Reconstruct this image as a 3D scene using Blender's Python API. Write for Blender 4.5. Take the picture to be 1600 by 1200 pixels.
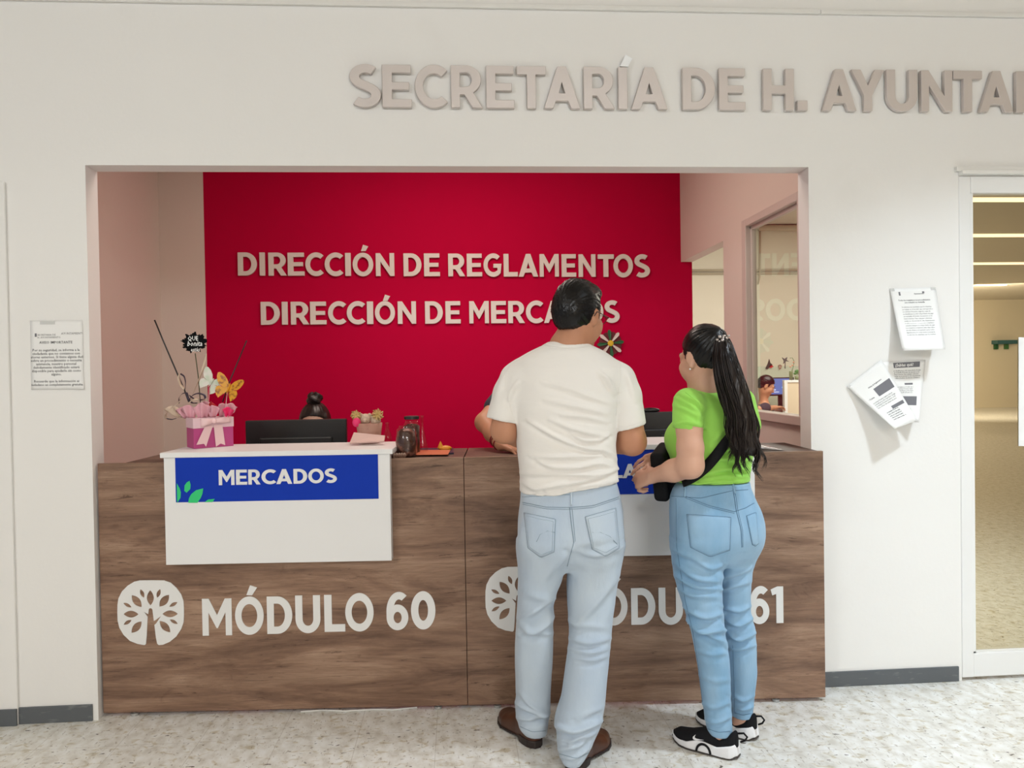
import bpy, bmesh, math, random
import numpy as np
from mathutils import Vector, Matrix, noise
from mathutils.geometry import tessellate_polygon
from mathutils.bvhtree import BVHTree

random.seed(7)
RNG = np.random.default_rng(7)
for o in list(bpy.data.objects):
    bpy.data.objects.remove(o, do_unlink=True)
SC = bpy.context.scene
COL = SC.collection

# ------------------------------------------------------------------ camera
YAW, PITCH, ROLL = 0.06981, -0.014938, -0.015905
FPX, DCAM, HCAM = 1202.0, 3.1348, 1.35
_f = np.array([math.sin(YAW)*math.cos(PITCH), math.cos(YAW)*math.cos(PITCH), math.sin(PITCH)])
_r0 = np.array([math.cos(YAW), -math.sin(YAW), 0.0])
_u0 = np.cross(_r0, _f)
CR = math.cos(ROLL)*_r0 + math.sin(ROLL)*_u0
CU = -math.sin(ROLL)*_r0 + math.cos(ROLL)*_u0
CF = _f
CC = np.array([0.0, -DCAM, HCAM])
cam_d = bpy.data.cameras.new('camera')
cam_d.sensor_width = 36.0
cam_d.lens = FPX/1600.0*36.0
cam_d.clip_start = 0.05
cam = bpy.data.objects.new('camera', cam_d)
COL.objects.link(cam)
cam.matrix_world = Matrix(((CR[0], CU[0], -CF[0], CC[0]), (CR[1], CU[1], -CF[1], CC[1]),
                           (CR[2], CU[2], -CF[2], CC[2]), (0, 0, 0, 1)))
SC.camera = cam

# ------------------------------------------------------------------ world, lights, exposure
W = bpy.data.worlds.new('hall_daylight'); SC.world = W
W.use_nodes = True
W.node_tree.nodes['Background'].inputs[0].default_value = (0.93, 0.965, 1.0, 1)
W.node_tree.nodes['Background'].inputs[1].default_value = 0.36
SC.view_settings.view_transform = 'Standard'
SC.view_settings.look = 'None'
SC.view_settings.gamma = 1.0
SC.view_settings.use_curve_mapping = False
SC.view_settings.exposure = 0.0


def area(name, loc, size, power, color, target=None, shape='SQUARE', size_y=None):
    d = bpy.data.lights.new(name, 'AREA')
    d.shape = shape; d.size = size
    if size_y: d.size_y = size_y
    d.energy = power; d.color = color
    o = bpy.data.objects.new(name, d); COL.objects.link(o)
    o.location = loc
    t = Vector(target) if target else Vector(loc) - Vector((0, 0, 1))
    o.rotation_euler = (t - Vector(loc)).to_track_quat('-Z', 'Y').to_euler()
    return o


area('ceiling_lamp_near', (2.35, -1.5, 3.34), 0.26, 41, (0.78, 0.90, 1.0), shape='DISK').data.spread = math.radians(104)
area('hall_lamp_left', (-3.2, -5.0, 3.25), 1.2, 82, (0.89, 0.945, 1.0), (-0.2, 1.0, 1.2))
area('hall_lamp_middle', (1.2, -6.0, 3.25), 1.2, 86, (0.89, 0.945, 1.0), (0.3, 1.0, 1.2))
area('floor_fill_left', (-1.3, -1.9, 3.34), 0.9, 9, (1.0, 0.97, 0.90), shape='DISK').data.spread = math.radians(120)  # added fill light, lifts the floor on the left
area('hall_fill_far', (4.0, -13.0, 3.3), 4.0, 560, (1.0, 0.97, 0.92))  # unseen fill light, brightens the far hall mirrored in the glass door
area('hall_fill_back', (13.0, -15.5, 3.25), 3.0, 400, (1.0, 0.96, 0.90), (14.0, -20.0, 0.8))  # added fill aimed at the rear wall to brighten the door reflection
area('counter_office_lamp', (0.0, 0.75, 2.90), 0.9, 26, (1.0, 0.84, 0.74))
area('office_lamp', (4.2, 4.2, 3.3), 2.5, 185, (1.0, 0.95, 0.88))


# ------------------------------------------------------------------ helpers
def ray(px, py):
    return CF + CR*((px-800)/FPX) - CU*((py-600)/FPX)


def at(px, py, Y):
    d = ray(px, py); t = (Y - CC[1])/d[1]
    return CC + d*t


def atz(px, py, Z):
    d = ray(px, py); t = (Z - CC[2])/d[2]
    return CC + d*t


def atx(px, py, X):
    d = ray(px, py); t = (X - CC[0])/d[0]
    return CC + d*t


def proj(V):
    d = np.asarray(V) - CC
    w = d @ CF
    return np.stack([800 + FPX*(d @ CR)/w, 600 - FPX*(d @ CU)/w], -1)


def srgb(r, g, b):
    out = []
    for c in (r, g, b):
        c = c/255.0
        out.append(c/12.92 if c <= 0.04045 else ((c+0.055)/1.055)**2.4)
    return (*out, 1.0)


def mat(name, color, rough=0.5, metal=0.0, bump=None, noise_mix=None, spec=None, emit=None, sheen=0.0, coat=0.0, alpha=None, trans=None):
    """Principled material; bump=(scale,strength,stretch) ; noise_mix=(color2,scale,lo,hi,stretch)"""
    m = bpy.data.materials.new(name); m.use_nodes = True
    nt = m.node_tree; b = nt.nodes['Principled BSDF']
    b.inputs['Base Color'].default_value = color
    b.inputs['Roughness'].default_value = rough
    b.inputs['Metallic'].default_value = metal
    if spec is not None: b.inputs['Specular IOR Level'].default_value = spec
    if sheen: b.inputs['Sheen Weight'].default_value = sheen
    if coat: b.inputs['Coat Weight'].default_value = coat
    if trans: b.inputs['Transmission Weight'].default_value = trans
    if alpha is not None: b.inputs['Alpha'].default_value = alpha
    if emit:
        b.inputs['Emission Color'].default_value = emit[0]; b.inputs['Emission Strength'].default_value = emit[1]
    tc = None
    def coords(stretch):
        nonlocal tc
        if tc is None: tc = nt.nodes.new('ShaderNodeTexCoord')
        mp = nt.nodes.new('ShaderNodeMapping'); mp.inputs['Scale'].default_value = stretch
        nt.links.new(tc.outputs['Object'], mp.inputs['Vector'])
        return mp.outputs['Vector']
    if noise_mix:
        c2, sc, lo, hi, st = noise_mix
        n = nt.nodes.new('ShaderNodeTexNoise'); n.inputs['Scale'].default_value = sc; n.inputs['Detail'].default_value = 6
        nt.links.new(coords(st), n.inputs['Vector'])
        rp = nt.nodes.new('ShaderNodeMapRange'); rp.inputs['From Min'].default_value = lo; rp.inputs['From Max'].default_value = hi
        nt.links.new(n.outputs['Fac'], rp.inputs['Value'])
        mx = nt.nodes.new('ShaderNodeMix'); mx.data_type = 'RGBA'
        mx.inputs['A'].default_value = color; mx.inputs['B'].default_value = c2
        nt.links.new(rp.outputs['Result'], mx.inputs['Factor'])
        nt.links.new(mx.outputs['Result'], b.inputs['Base Color'])
    if bump:
        sc, stren, st = bump
        n2 = nt.nodes.new('ShaderNodeTexNoise'); n2.inputs['Scale'].default_value = sc; n2.inputs['Detail'].default_value = 4
        nt.links.new(coords(st), n2.inputs['Vector'])
        bp = nt.nodes.new('ShaderNodeBump'); bp.inputs['Strength'].default_value = stren; bp.inputs['Distance'].default_value = 0.01
        nt.links.new(n2.outputs['Fac'], bp.inputs['Height'])
        nt.links.new(bp.outputs['Normal'], b.inputs['Normal'])
    return m


def link(name, me, m=None, parent=None, loc=(0, 0, 0)):
    o = bpy.data.objects.new(name, me); COL.objects.link(o)
    if m is not None: me.materials.append(m)
    o.location = loc
    if parent is not None: o.parent = parent
    return o


def np_mesh(name, V, F, smooth=True):
    """V (n,3) array, F list of faces or (m,k) array"""
    me = bpy.data.meshes.new(name)
    V = np.asarray(V, dtype=np.float32)
    if isinstance(F, np.ndarray) and F.ndim == 2:
        k = F.shape[1]; m = F.shape[0]
        me.vertices.add(len(V)); me.vertices.foreach_set('co', V.ravel())
        me.loops.add(m*k); me.loops.foreach_set('vertex_index', F.astype(np.int32).ravel())
        me.polygons.add(m); me.polygons.foreach_set('loop_start', np.arange(0, m*k, k, dtype=np.int32))
        me.update(calc_edges=True)
    else:
        me.from_pydata([tuple(map(float, v)) for v in V], [], [tuple(int(i) for i in f) for f in F])
    if smooth:
        me.polygons.foreach_set('use_smooth', np.ones(len(me.polygons), dtype=bool))
    me.validate()
    me.update()
    return me


class MB:
    """collects simple shapes for one mesh"""
    def __init__(s): s.V = []; s.F = []
    def add(s, V, F):
        n = len(s.V); s.V += [tuple(map(float, v)) for v in V]; s.F += [tuple(i+n for i in f) for f in F]
    def box(s, lo, hi, M=None):
        (a, b, c), (d, e, f) = lo, hi
        V = [(a, b, c), (d, b, c), (d, e, c), (a, e, c), (a, b, f), (d, b, f), (d, e, f), (a, e, f)]
        if M is not None: V = [tuple(M @ Vector(v)) for v in V]
        s.add(V, [(0, 3, 2, 1), (4, 5, 6, 7), (0, 1, 5, 4), (1, 2, 6, 5), (2, 3, 7, 6), (3, 0, 4, 7)])
        return s
    def tube(s, pts, r, n=8, cap=True):
        pts = [Vector(p) for p in pts]
        rs = r if hasattr(r, '__len__') else [r]*len(pts)
        up = None; V = []; F = []
        for i, p in enumerate(pts):
            t = (pts[min(i+1, len(pts)-1)] - pts[max(i-1, 0)])
            if t.length < 1e-9: t = Vector((0, 0, 1))
            t.normalize()
            if up is None:
                up = Vector((0, 0, 1)) if abs(t.z) < .9 else Vector((1, 0, 0))
            a = t.cross(up)
            if a.length < 1e-6: a = t.cross(Vector((0, 1, .3)))
            a.normalize(); b = a.cross(t).normalized(); up = b
            for k in range(n):
                an = 2*math.pi*k/n
                V.append(p + (a*math.cos(an) + b*math.sin(an))*rs[i])
        for i in range(len(pts)-1):
            for k in range(n):
                F.append((i*n+k, i*n+(k+1) % n, (i+1)*n+(k+1) % n, (i+1)*n+k))
        if cap:
            F.append(tuple(range(n-1, -1, -1))); F.append(tuple((len(pts)-1)*n+k for k in range(n)))
        s.add(V, F); return s
    def lathe(s, c, prof, n=24, M=None):
        V = []; F = []
        for (r, z) in prof:
            for k in range(n):
                a = 2*math.pi*k/n
                v = Vector((r*math.cos(a), r*math.sin(a), z))
                if M is not None: v = M @ v
                V.append(Vector(c)+v)
        for i in range(len(prof)-1):
            for k in range(n):
                F.append((i*n+k, i*n+(k+1) % n, (i+1)*n+(k+1) % n, (i+1)*n+k))
        if prof[0][0] > 1e-6: F.append(tuple(range(n-1, -1, -1)))
        if prof[-1][0] > 1e-6: F.append(tuple((len(prof)-1)*n+k for k in range(n)))
        s.add(V, F); return s
    def ball(s, c, r, nu=16, nv=10):
        rx = r if hasattr(r, '__len__') else (r, r, r)
        V = []; F = []
        for j in range(nv+1):
            th = math.pi*j/nv
            for k in range(nu):
                a = 2*math.pi*k/nu
                V.append((c[0]+rx[0]*math.sin(th)*math.cos(a), c[1]+rx[1]*math.sin(th)*math.sin(a), c[2]+rx[2]*math.cos(th)))
        for j in range(nv):
            for k in range(nu):
                F.append((j*nu+k, (j+1)*nu+k, (j+1)*nu+(k+1) % nu, j*nu+(k+1) % nu))
        s.add(V, F); return s
    def sheet(s, P, thick=0.0):
        """P: (nu,nv,3) grid of points -> quad sheet, optional thickness along -normal"""
        P = np.asarray(P, float); nu, nv = P.shape[:2]
        F = []
        for i in range(nu-1):
            for j in range(nv-1):
                F.append((i*nv+j, (i+1)*nv+j, (i+1)*nv+j+1, i*nv+j+1))
        if thick:
            du = np.gradient(P, axis=0); dv = np.gradient(P, axis=1)
            N = np.cross(du, dv); N /= np.linalg.norm(N, axis=-1, keepdims=True)+1e-12
            Q = P - N*thick
            m = nu*nv
            F += [(a+m, d+m, c+m, b+m) for (a, b, c, d) in F[:]]
            rim = [i*nv for i in range(nu)] + [(nu-1)*nv+j for j in range(1, nv)] + [i*nv+nv-1 for i in range(nu-2, -1, -1)] + [j for j in range(nv-2, 0, -1)]
            for a, b in zip(rim, rim[1:]+rim[:1]): F.append((b, a, a+m, b+m))
            s.add(np.concatenate([P.reshape(-1, 3), Q.reshape(-1, 3)]), F)
        else:
            s.add(P.reshape(-1, 3), F)
        return s
    def build(s, name, m=None, parent=None, smooth=False, bevel=0.0, origin=None, seg=2):
        V = np.array(s.V, float)
        loc = (0, 0, 0)
        if origin is not None:
            V = V - np.array(origin, float); loc = tuple(map(float, origin))
        me = bpy.data.meshes.new(name)
        me.from_pydata([tuple(v) for v in V], [], s.F)
        bm = bmesh.new(); bm.from_mesh(me)
        bmesh.ops.remove_doubles(bm, verts=bm.verts, dist=1e-6)
        bmesh.ops.recalc_face_normals(bm, faces=bm.faces)
        if bevel:
            es = [e for e in bm.edges if len(e.link_faces) == 2 and e.calc_face_angle(0) > 0.6]
            bmesh.ops.bevel(bm, geom=es, offset=bevel, segments=seg, profile=0.5, affect='EDGES')
        bm.to_mesh(me); bm.free()
        if smooth:
            me.polygons.foreach_set('use_smooth', np.ones(len(me.polygons), dtype=bool))
        return link(name, me, m, parent, loc)


def empty(name, loc, label=None, cat=None, group=None):
    o = bpy.data.objects.new(name, None); COL.objects.link(o)
    o.empty_display_size = 0.1
    o.location = tuple(map(float, loc))
    if label: tag(o, label, cat, group)
    return o


def tag(o, label, cat=None, group=None, kind=None):
    o['label'] = label
    if cat: o['category'] = cat
    if group: o['group'] = group
    if kind: o['kind'] = kind
    return o


def adopt(child, parent):
    """parent a child built in world coordinates to a thing that has a location"""
    child.parent = parent
    child.location = Vector(child.location) - Vector(parent.location)
    return child


def struct(o):
    o['kind'] = 'structure'; return o
# ------------------------------------------------------------------ materials of the place
def wood_material(name, c1, c2, c3, scale=1.0):
    m = bpy.data.materials.new(name); m.use_nodes = True
    nt = m.node_tree; L = nt.links; b = nt.nodes['Principled BSDF']
    tc = nt.nodes.new('ShaderNodeTexCoord')
    def noise_n(st, sc, det=6, rough=0.55, dist=0.0):
        mp = nt.nodes.new('ShaderNodeMapping'); mp.inputs['Scale'].default_value = st
        L.new(tc.outputs['Object'], mp.inputs['Vector'])
        n = nt.nodes.new('ShaderNodeTexNoise'); n.inputs['Scale'].default_value = sc
        n.inputs['Detail'].default_value = det; n.inputs['Roughness'].default_value = rough; n.inputs['Distortion'].default_value = dist
        L.new(mp.outputs['Vector'], n.inputs['Vector']); return n.outputs['Fac']
    def ramp(f, stops):
        r = nt.nodes.new('ShaderNodeValToRGB'); cr = r.color_ramp
        while len(cr.elements) < len(stops): cr.elements.new(0.5)
        for e, (p, c) in zip(cr.elements, stops): e.position = p; e.color = c
        L.new(f, r.inputs['Fac']); return r.outputs['Color']
    def mul(a, bb, f=1.0):
        x = nt.nodes.new('ShaderNodeMix'); x.data_type = 'RGBA'; x.blend_type = 'MULTIPLY'; x.inputs['Factor'].default_value = f
        L.new(a, x.inputs['A']); L.new(bb, x.inputs['B']); return x.outputs['Result']
    broad = ramp(noise_n((0.95, 1, 6.5), 1.5*scale, 10, 0.66, 0.5), [(0.31, c1), (0.5, c2), (0.70, c3)])
    patch = ramp(noise_n((0.9, 1, 2.6), 1.3*scale, 4, 0.5, 0.4), [(0.32, (0.74, 0.70, 0.68, 1)), (0.64, (1.12, 1.14, 1.16, 1))])
    fine = ramp(noise_n((5, 5, 95), 2.0*scale, 6, 0.72, 0.15), [(0.32, (0.66, 0.64, 0.62, 1)), (0.62, (1.06, 1.06, 1.06, 1))])
    crack = ramp(noise_n((2.0, 2, 30), 2.3*scale, 10, 0.78, 1.2), [(0.375, (0.28, 0.22, 0.18, 1)), (0.415, (1, 1, 1, 1))])
    knot = ramp(noise_n((1.1, 1, 3.2), 3.1*scale, 6, 0.6, 1.6), [(0.30, (0.55, 0.48, 0.44, 1)), (0.40, (1, 1, 1, 1))])
    col = mul(mul(mul(mul(broad, patch, 0.9), fine, 0.7), crack, 0.8), knot, 0.7)
    L.new(col, b.inputs['Base Color'])
    b.inputs['Roughness'].default_value = 0.5
    bp = nt.nodes.new('ShaderNodeBump'); bp.inputs['Strength'].default_value = 0.12; bp.inputs['Distance'].default_value = 0.004
    L.new(noise_n((3, 3, 60), 2.2*scale, 5, 0.7), bp.inputs['Height']); L.new(bp.outputs['Normal'], b.inputs['Normal'])
    return m


def floor_material():
    m = bpy.data.materials.new('speckled_vinyl_tile'); m.use_nodes = True
    nt = m.node_tree; L = nt.links; b = nt.nodes['Principled BSDF']
    tc = nt.nodes.new('ShaderNodeTexCoord')
    def mp(st, rot=0.0):
        a = nt.nodes.new('ShaderNodeMapping'); a.inputs['Scale'].default_value = st; a.inputs['Rotation'].default_value = (0, 0, rot)
        L.new(tc.outputs['Object'], a.inputs['Vector']); return a.outputs['Vector']
    def noi(v, sc, det=4, dist=0.0):
        n = nt.nodes.new('ShaderNodeTexNoise'); n.inputs['Scale'].default_value = sc; n.inputs['Detail'].default_value = det
        n.inputs['Distortion'].default_value = dist
        L.new(v, n.inputs['Vector']); return n.outputs['Fac']
    def ramp(f, stops):
        r = nt.nodes.new('ShaderNodeValToRGB'); cr = r.color_ramp
        while len(cr.elements) < len(stops): cr.elements.new(0.5)
        for e, (p, c) in zip(cr.elements, stops): e.position = p; e.color = c
        L.new(f, r.inputs['Fac']); return r.outputs['Color']
    def mix(a, bb, f=None, mode='MIX', fac=1.0):
        x = nt.nodes.new('ShaderNodeMix'); x.data_type = 'RGBA'; x.blend_type = mode; x.inputs['Factor'].default_value = fac
        L.new(a, x.inputs['A']); L.new(bb, x.inputs['B'])
        if f is not None: L.new(f, x.inputs['Factor'])
        return x.outputs['Result']
    base = ramp(noi(mp((1.6, 1, 1), 0.5), 16, 6), [(0.32, (0.62, 0.59, 0.53, 1)), (0.5, (0.76, 0.745, 0.70, 1)), (0.66, (0.83, 0.83, 0.81, 1))])
    fl1 = ramp(noi(mp((2.4, 1, 1), 0.6), 42, 2, 0.4), [(0.31, (0.36, 0.29, 0.21, 1)), (0.36, (1, 1, 1, 1))])
    fl2 = ramp(noi(mp((1, 2.2, 1), 0.2), 30, 2, 0.3), [(0.285, (0.12, 0.10, 0.08, 1)), (0.315, (1, 1, 1, 1))])
    fl3 = ramp(noi(mp((1.0, 1.7, 1), -0.4), 22, 5, 0.8), [(0.34, (0.78, 0.72, 0.60, 1)), (0.43, (1, 1, 1, 1))])
    col = mix(mix(mix(base, fl1, mode='MULTIPLY', fac=0.6), fl2, mode='MULTIPLY'), fl3, mode='MULTIPLY')
    # joints between the square tiles
    sep = nt.nodes.new('ShaderNodeSeparateXYZ'); L.new(tc.outputs['Object'], sep.inputs['Vector'])
    def joint(out, off):
        a = nt.nodes.new('ShaderNodeMath'); a.operation = 'ADD'; a.inputs[1].default_value = off; L.new(out, a.inputs[0])
        w = nt.nodes.new('ShaderNodeMath'); w.operation = 'PINGPONG'; w.inputs[1].default_value = 0.14613; L.new(a.outputs[0], w.inputs[0])
        c = nt.nodes.new('ShaderNodeMath'); c.operation = 'LESS_THAN'; c.inputs[1].default_value = 0.0009; L.new(w.outputs[0], c.inputs[0])
        return c.outputs[0]
    mx = nt.nodes.new('ShaderNodeMath'); mx.operation = 'MAXIMUM'
    L.new(joint(sep.outputs['X'], 1.565), mx.inputs[0]); L.new(joint(sep.outputs['Y'], 0.23), mx.inputs[1])
    dk = nt.nodes.new('ShaderNodeMath'); dk.operation = 'MULTIPLY'; dk.inputs[1].default_value = 0.55; L.new(mx.outputs[0], dk.inputs[0])
    gr = nt.nodes.new('ShaderNodeRGB'); gr.outputs[0].default_value = (0.33, 0.28, 0.22, 1)
    col = mix(col, gr.outputs[0], f=dk.outputs[0])
    L.new(col, b.inputs['Base Color'])
    b.inputs['Roughness'].default_value = 0.30; b.inputs['Specular IOR Level'].default_value = 0.45
    return m


def stained_wall(name, c, c2):
    return mat(name, c, 0.72, bump=(55, 0.05, (1, 1, 1)), noise_mix=(c2, 1.3, 0.62, 0.78, (1, 1, 1)))


M_WALL = stained_wall('white_wall_paint', (0.84, 0.83, 0.81, 1), (0.79, 0.775, 0.75, 1))
M_INNER = stained_wall('office_wall_bounce_tint', (0.72, 0.62, 0.55, 1), (0.68, 0.58, 0.50, 1))  # wall white with dimness and red bounce light mixed into the colour
M_RED = mat('crimson_wall_paint', (0.50, 0.0004, 0.040, 1), 0.8, bump=(60, 0.04, (1, 1, 1)), spec=0.08)
M_CREAM = stained_wall('cream_wall_paint', (0.79, 0.73, 0.60, 1), (0.75, 0.69, 0.56, 1))
M_CEIL = mat('hall_ceiling_paint', (0.62, 0.56, 0.47, 1), 0.8)
M_HALLW = stained_wall('hall_wall_paint', (0.78, 0.68, 0.52, 1), (0.74, 0.64, 0.49, 1))
M_BASE = mat('grey_vinyl_skirting', (0.105, 0.115, 0.125, 1), 0.5, noise_mix=((0.22, 0.23, 0.23, 1), 14, 0.60, 0.75, (1, 1, 4)))
M_FLOOR = floor_material()
M_WOOD = wood_material('brown_wood_laminate', (0.105, 0.054, 0.034, 1), (0.262, 0.152, 0.098, 1), (0.46, 0.305, 0.210, 1))
M_WOODTOP = wood_material('dark_wood_laminate', (0.06, 0.035, 0.026, 1), (0.12, 0.07, 0.048, 1), (0.19, 0.12, 0.085, 1))
M_WHITE = mat('white_melamine', (0.83, 0.83, 0.83, 1), 0.38)
M_ALU = mat('white_lacquered_aluminium', (0.82, 0.82, 0.81, 1), 0.4)
M_PVC = mat('white_plastic_duct', (0.78, 0.77, 0.74, 1), 0.45)
M_FRAME = mat('office_window_frame_paint', (0.60, 0.51, 0.46, 1), 0.5)
M_BLACK = mat('black_plastic', (0.012, 0.012, 0.013, 1), 0.38)
M_DARK = mat('dark_grey_plastic', (0.03, 0.032, 0.036, 1), 0.5)
M_PAPER = mat('white_paper', (0.86, 0.86, 0.85, 1), 0.6)
M_INK = mat('black_ink', (0.045, 0.045, 0.05, 1), 0.6)
M_GREYINK = mat('grey_printed_block', (0.16, 0.16, 0.18, 1), 0.6)

# ------------------------------------------------------------------ setting
XL, XR = -1.443, 1.476        # jambs of the office opening
ZO = 2.189                    # underside of the lintel
DX0, DX1 = 2.131, 3.05        # door opening
DZ = 2.150
WT = 0.10
f = MB().box((-9, -20, -0.1), (20, 9, 0.0)).build('floor', M_FLOOR); struct(f)
w = MB()
w.box((-9, 0, 0), (XL, WT, 3.4)); w.box((XR, 0, 0), (DX0, WT, 3.4)); w.box((XL, 0, ZO), (XR, WT, 3.4))
w.box((DX0, 0, DZ), (DX1, WT, 3.4)); w.box((DX1, 0, 0), (20, WT, 3.4))
struct(w.build('wall_front', M_WALL))
struct(MB().box((-9, -0.014, 0), (-1.742, 0, 2.122)).build('wall_left', M_WALL, bevel=0.004))
struct(MB().box((-9, -20, 3.4), (20, 9, 3.5)).build('ceiling', M_CEIL))
struct(MB().box((-9, -20.1, 0), (20, -20, 3.4)).build('wall_back', M_HALLW))
# light coves running across the hall ceiling
M_STRIP = mat('warm_light_strip', (0.9, 0.8, 0.6, 1), 0.5, emit=((1.0, 0.84, 0.62, 1), 2.2))
for i, y in enumerate((-3.6, -5.9, -8.4, -11.6, -15.6)):
    t = MB().box((-8, y-0.06, 3.37), (14, y+0.06, 3.4)).build('light_strip', M_STRIP)
    tag(t, ['warm light strip across the hall ceiling nearest the office wall', 'second warm light strip from the office wall on the hall ceiling',
            'third warm light strip from the office wall on the hall ceiling', 'fourth warm light strip from the office wall on the hall ceiling',
            'farthest warm light strip across the hall ceiling'][i], 'ceiling light', 'light strips on the hall ceiling')
# office behind the opening
IXL, IXR, IY = -1.95, 1.55, 2.10
struct(MB().box((IXL-0.09, WT, 0), (IXL, IY+0.1, 2.95)).build('wall_office_left', M_INNER))
struct(MB().box((IXL, IY, 0), (-1.66, IY+0.1, 2.95)).build('wall_office_back', M_INNER))
struct(MB().box((-1.66, IY, 0), (1.628, IY+0.1, 2.95)).build('wall_red', M_RED))
struct(MB().box((IXL, WT, 2.95), (IXR+0.085, IY+0.1, 3.05)).build('ceiling_office', M_INNER))
wr = MB()
X0, X1 = IXR, IXR+0.08
WY0, WY1, WZ0, WZ1 = 0.20, 0.868, 1.12, 2.115
XT = IXR+0.04
wr.box((X0, WT, 0), (XT, WY0, 2.95)); wr.box((X0, WY1, 0), (XT, 1.25, 2.95))
wr.box((X0, WY0, 0), (XT, WY1, WZ0)); wr.box((X0, WY0, WZ1), (XT, WY1, 2.95))
wr.box((X0, 1.25, 2.095), (X1, IY, 2.95))
struct(wr.build('wall_office_right', M_INNER))
wf = empty('window_1', (X0, WY0, WZ0)); struct(wf)
fr = MB()
for (a, b_) in ((WY1-0.003, WY1+0.055), (WY0-0.012, WY0+0.045)):
    fr.box((X0-0.016, a, WZ0-0.03), (XT+0.005, b_, WZ1+0.03))
fr.box((X0-0.0158, WY0+0.0452, WZ1-0.01), (XT+0.0048, WY1-0.0032, WZ1+0.0298)); fr.box((X0-0.03, WY0-0.02, WZ0-0.03), (XT+0.01, WY1+0.012, WZ0+0.012))
fr.box((X0+0.012, WY1-0.016, WZ0), (X0+0.034, WY1-0.003, WZ1-0.01)); fr.box((X0+0.012, WY0, WZ1-0.03), (X0+0.034, WY1-0.003, WZ1-0.01))
adopt(fr.build('window_frame', M_FRAME, bevel=0.004), wf)
def glass_mat(name, tint, refl, rough=0.0):
    m = bpy.data.materials.new(name); m.use_nodes = True
    nt = m.node_tree; nt.nodes.clear()
    out = nt.nodes.new('ShaderNodeOutputMaterial')
    tr = nt.nodes.new('ShaderNodeBsdfTransparent'); tr.inputs['Color'].default_value = tint
    gl = nt.nodes.new('ShaderNodeBsdfGlossy'); gl.inputs['Color'].default_value = refl[0]; gl.inputs['Roughness'].default_value = rough
    mx = nt.nodes.new('ShaderNodeMixShader')
    if refl[1] is None:
        fr_ = nt.nodes.new('ShaderNodeFresnel'); fr_.inputs['IOR'].default_value = 1.5
    ge = nt.nodes.new('ShaderNodeNewGeometry'); inv = nt.nodes.new('ShaderNodeMath'); inv.operation = 'SUBTRACT'; inv.inputs[0].default_value = 1.0
    mu = nt.nodes.new('ShaderNodeMath'); mu.operation = 'MULTIPLY'
    nt.links.new(ge.outputs['Backfacing'], inv.inputs[1]); nt.links.new(inv.outputs[0], mu.inputs[0])
    if refl[1] is None: nt.links.new(fr_.outputs[0], mu.inputs[1])
    else: mu.inputs[1].default_value = refl[1]
    nt.links.new(mu.outputs[0], mx.inputs[0])
    nt.links.new(tr.outputs[0], mx.inputs[1]); nt.links.new(gl.outputs[0], mx.inputs[2]); nt.links.new(mx.outputs[0], out.inputs[0])
    return m
M_GLASS = glass_mat('clear_pane', (0.95, 0.97, 0.94, 1), ((1, 1, 1, 1), None))
M_FILM = glass_mat('bronze_reflective_film', (0.30, 0.27, 0.19, 1), ((0.86, 0.77, 0.57, 1), 0.80), 0.0)
adopt(MB().box((X0+0.022, WY0+0.02, WZ0), (X0+0.027, WY1-0.01, WZ1-0.02)).build('window_pane', M_GLASS), wf)
# neighbouring office seen through the window
struct(MB().box((1.0, 7.6, 0), (15, 7.7, 3.4)).build('wall_far', M_CREAM))
struct(MB().box((1.0, IY+0.1, 0), (1.08, 7.6, 3.4)).build('wall_far_side', M_CREAM))

# skirting, ducts, door
struct(MB().box((-1.742, -0.008, 0), (XL-0.02, 0, 0.066)).box((-9, -0.022, 0), (-1.742, -0.014, 0.066)).build('baseboard_left', M_BASE, bevel=0.002))
struct(MB().box((XR, -0.008, 0), (2.114, 0, 0.064)).build('baseboard_right', M_BASE, bevel=0.002))
struct(MB().box((-9, -0.016, 2.821), (1.528, 0, 2.841)).box((1.531, -0.014, 2.821), (15, 0, 2.839)).build('trim_1', M_PVC, bevel=0.003))
struct(MB().box((2.112, -0.02, 2.170), (4.2, 0, 2.190)).box((2.130, -0.03, 2.155), (4.2, 0, 2.172)).build('trim_2', M_PVC, bevel=0.002))
door = empty('door_1', (DX0, 0, 0)); struct(door)
d = MB()
d.box((DX0, -0.004, 0.014), (2.183, 0.05, DZ)); d.box((2.99, -0.004, 0.014), (DX1, 0.05, DZ))
d.box((2.183, -0.002, 0.014), (2.99, 0.05, 0.116)); d.box((2.183, -0.006, 2.080), (2.99, 0.05, DZ))
adopt(d.build('door_frame', M_ALU, bevel=0.003), door)
adopt(MB().box((2.18, 0.022, 0.11), (2.995, 0.028, 2.085)).build('door_pane', M_FILM), door)
adopt(MB().box((2.183, 0.0, 0.112), (2.195, 0.021, 2.08)).box((2.183, 0.0, 0.112), (2.99, 0.021, 0.122)).build('glazing_bead', M_ALU), door)
adopt(MB().box((2.93, -0.05, 0.98), (2.945, -0.006, 1.22)).build('door_handle', M_BLACK, bevel=0.004), door)
# ------------------------------------------------------------------ lettering
def arc(cx, cy, rx, ry, a0, a1, n=20):
    return [(cx+rx*math.cos(math.radians(a0+(a1-a0)*i/n)), cy+ry*math.sin(math.radians(a0+(a1-a0)*i/n))) for i in range(n+1)]


def stroke(path, w):
    p = np.array(path, float); t = np.gradient(p, axis=0); t /= np.linalg.norm(t, axis=1, keepdims=True)
    n = np.stack([-t[:, 1], t[:, 0]], 1)
    return [tuple(v) for v in p+n*w/2] + [tuple(v) for v in (p-n*w/2)[::-1]]


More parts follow.
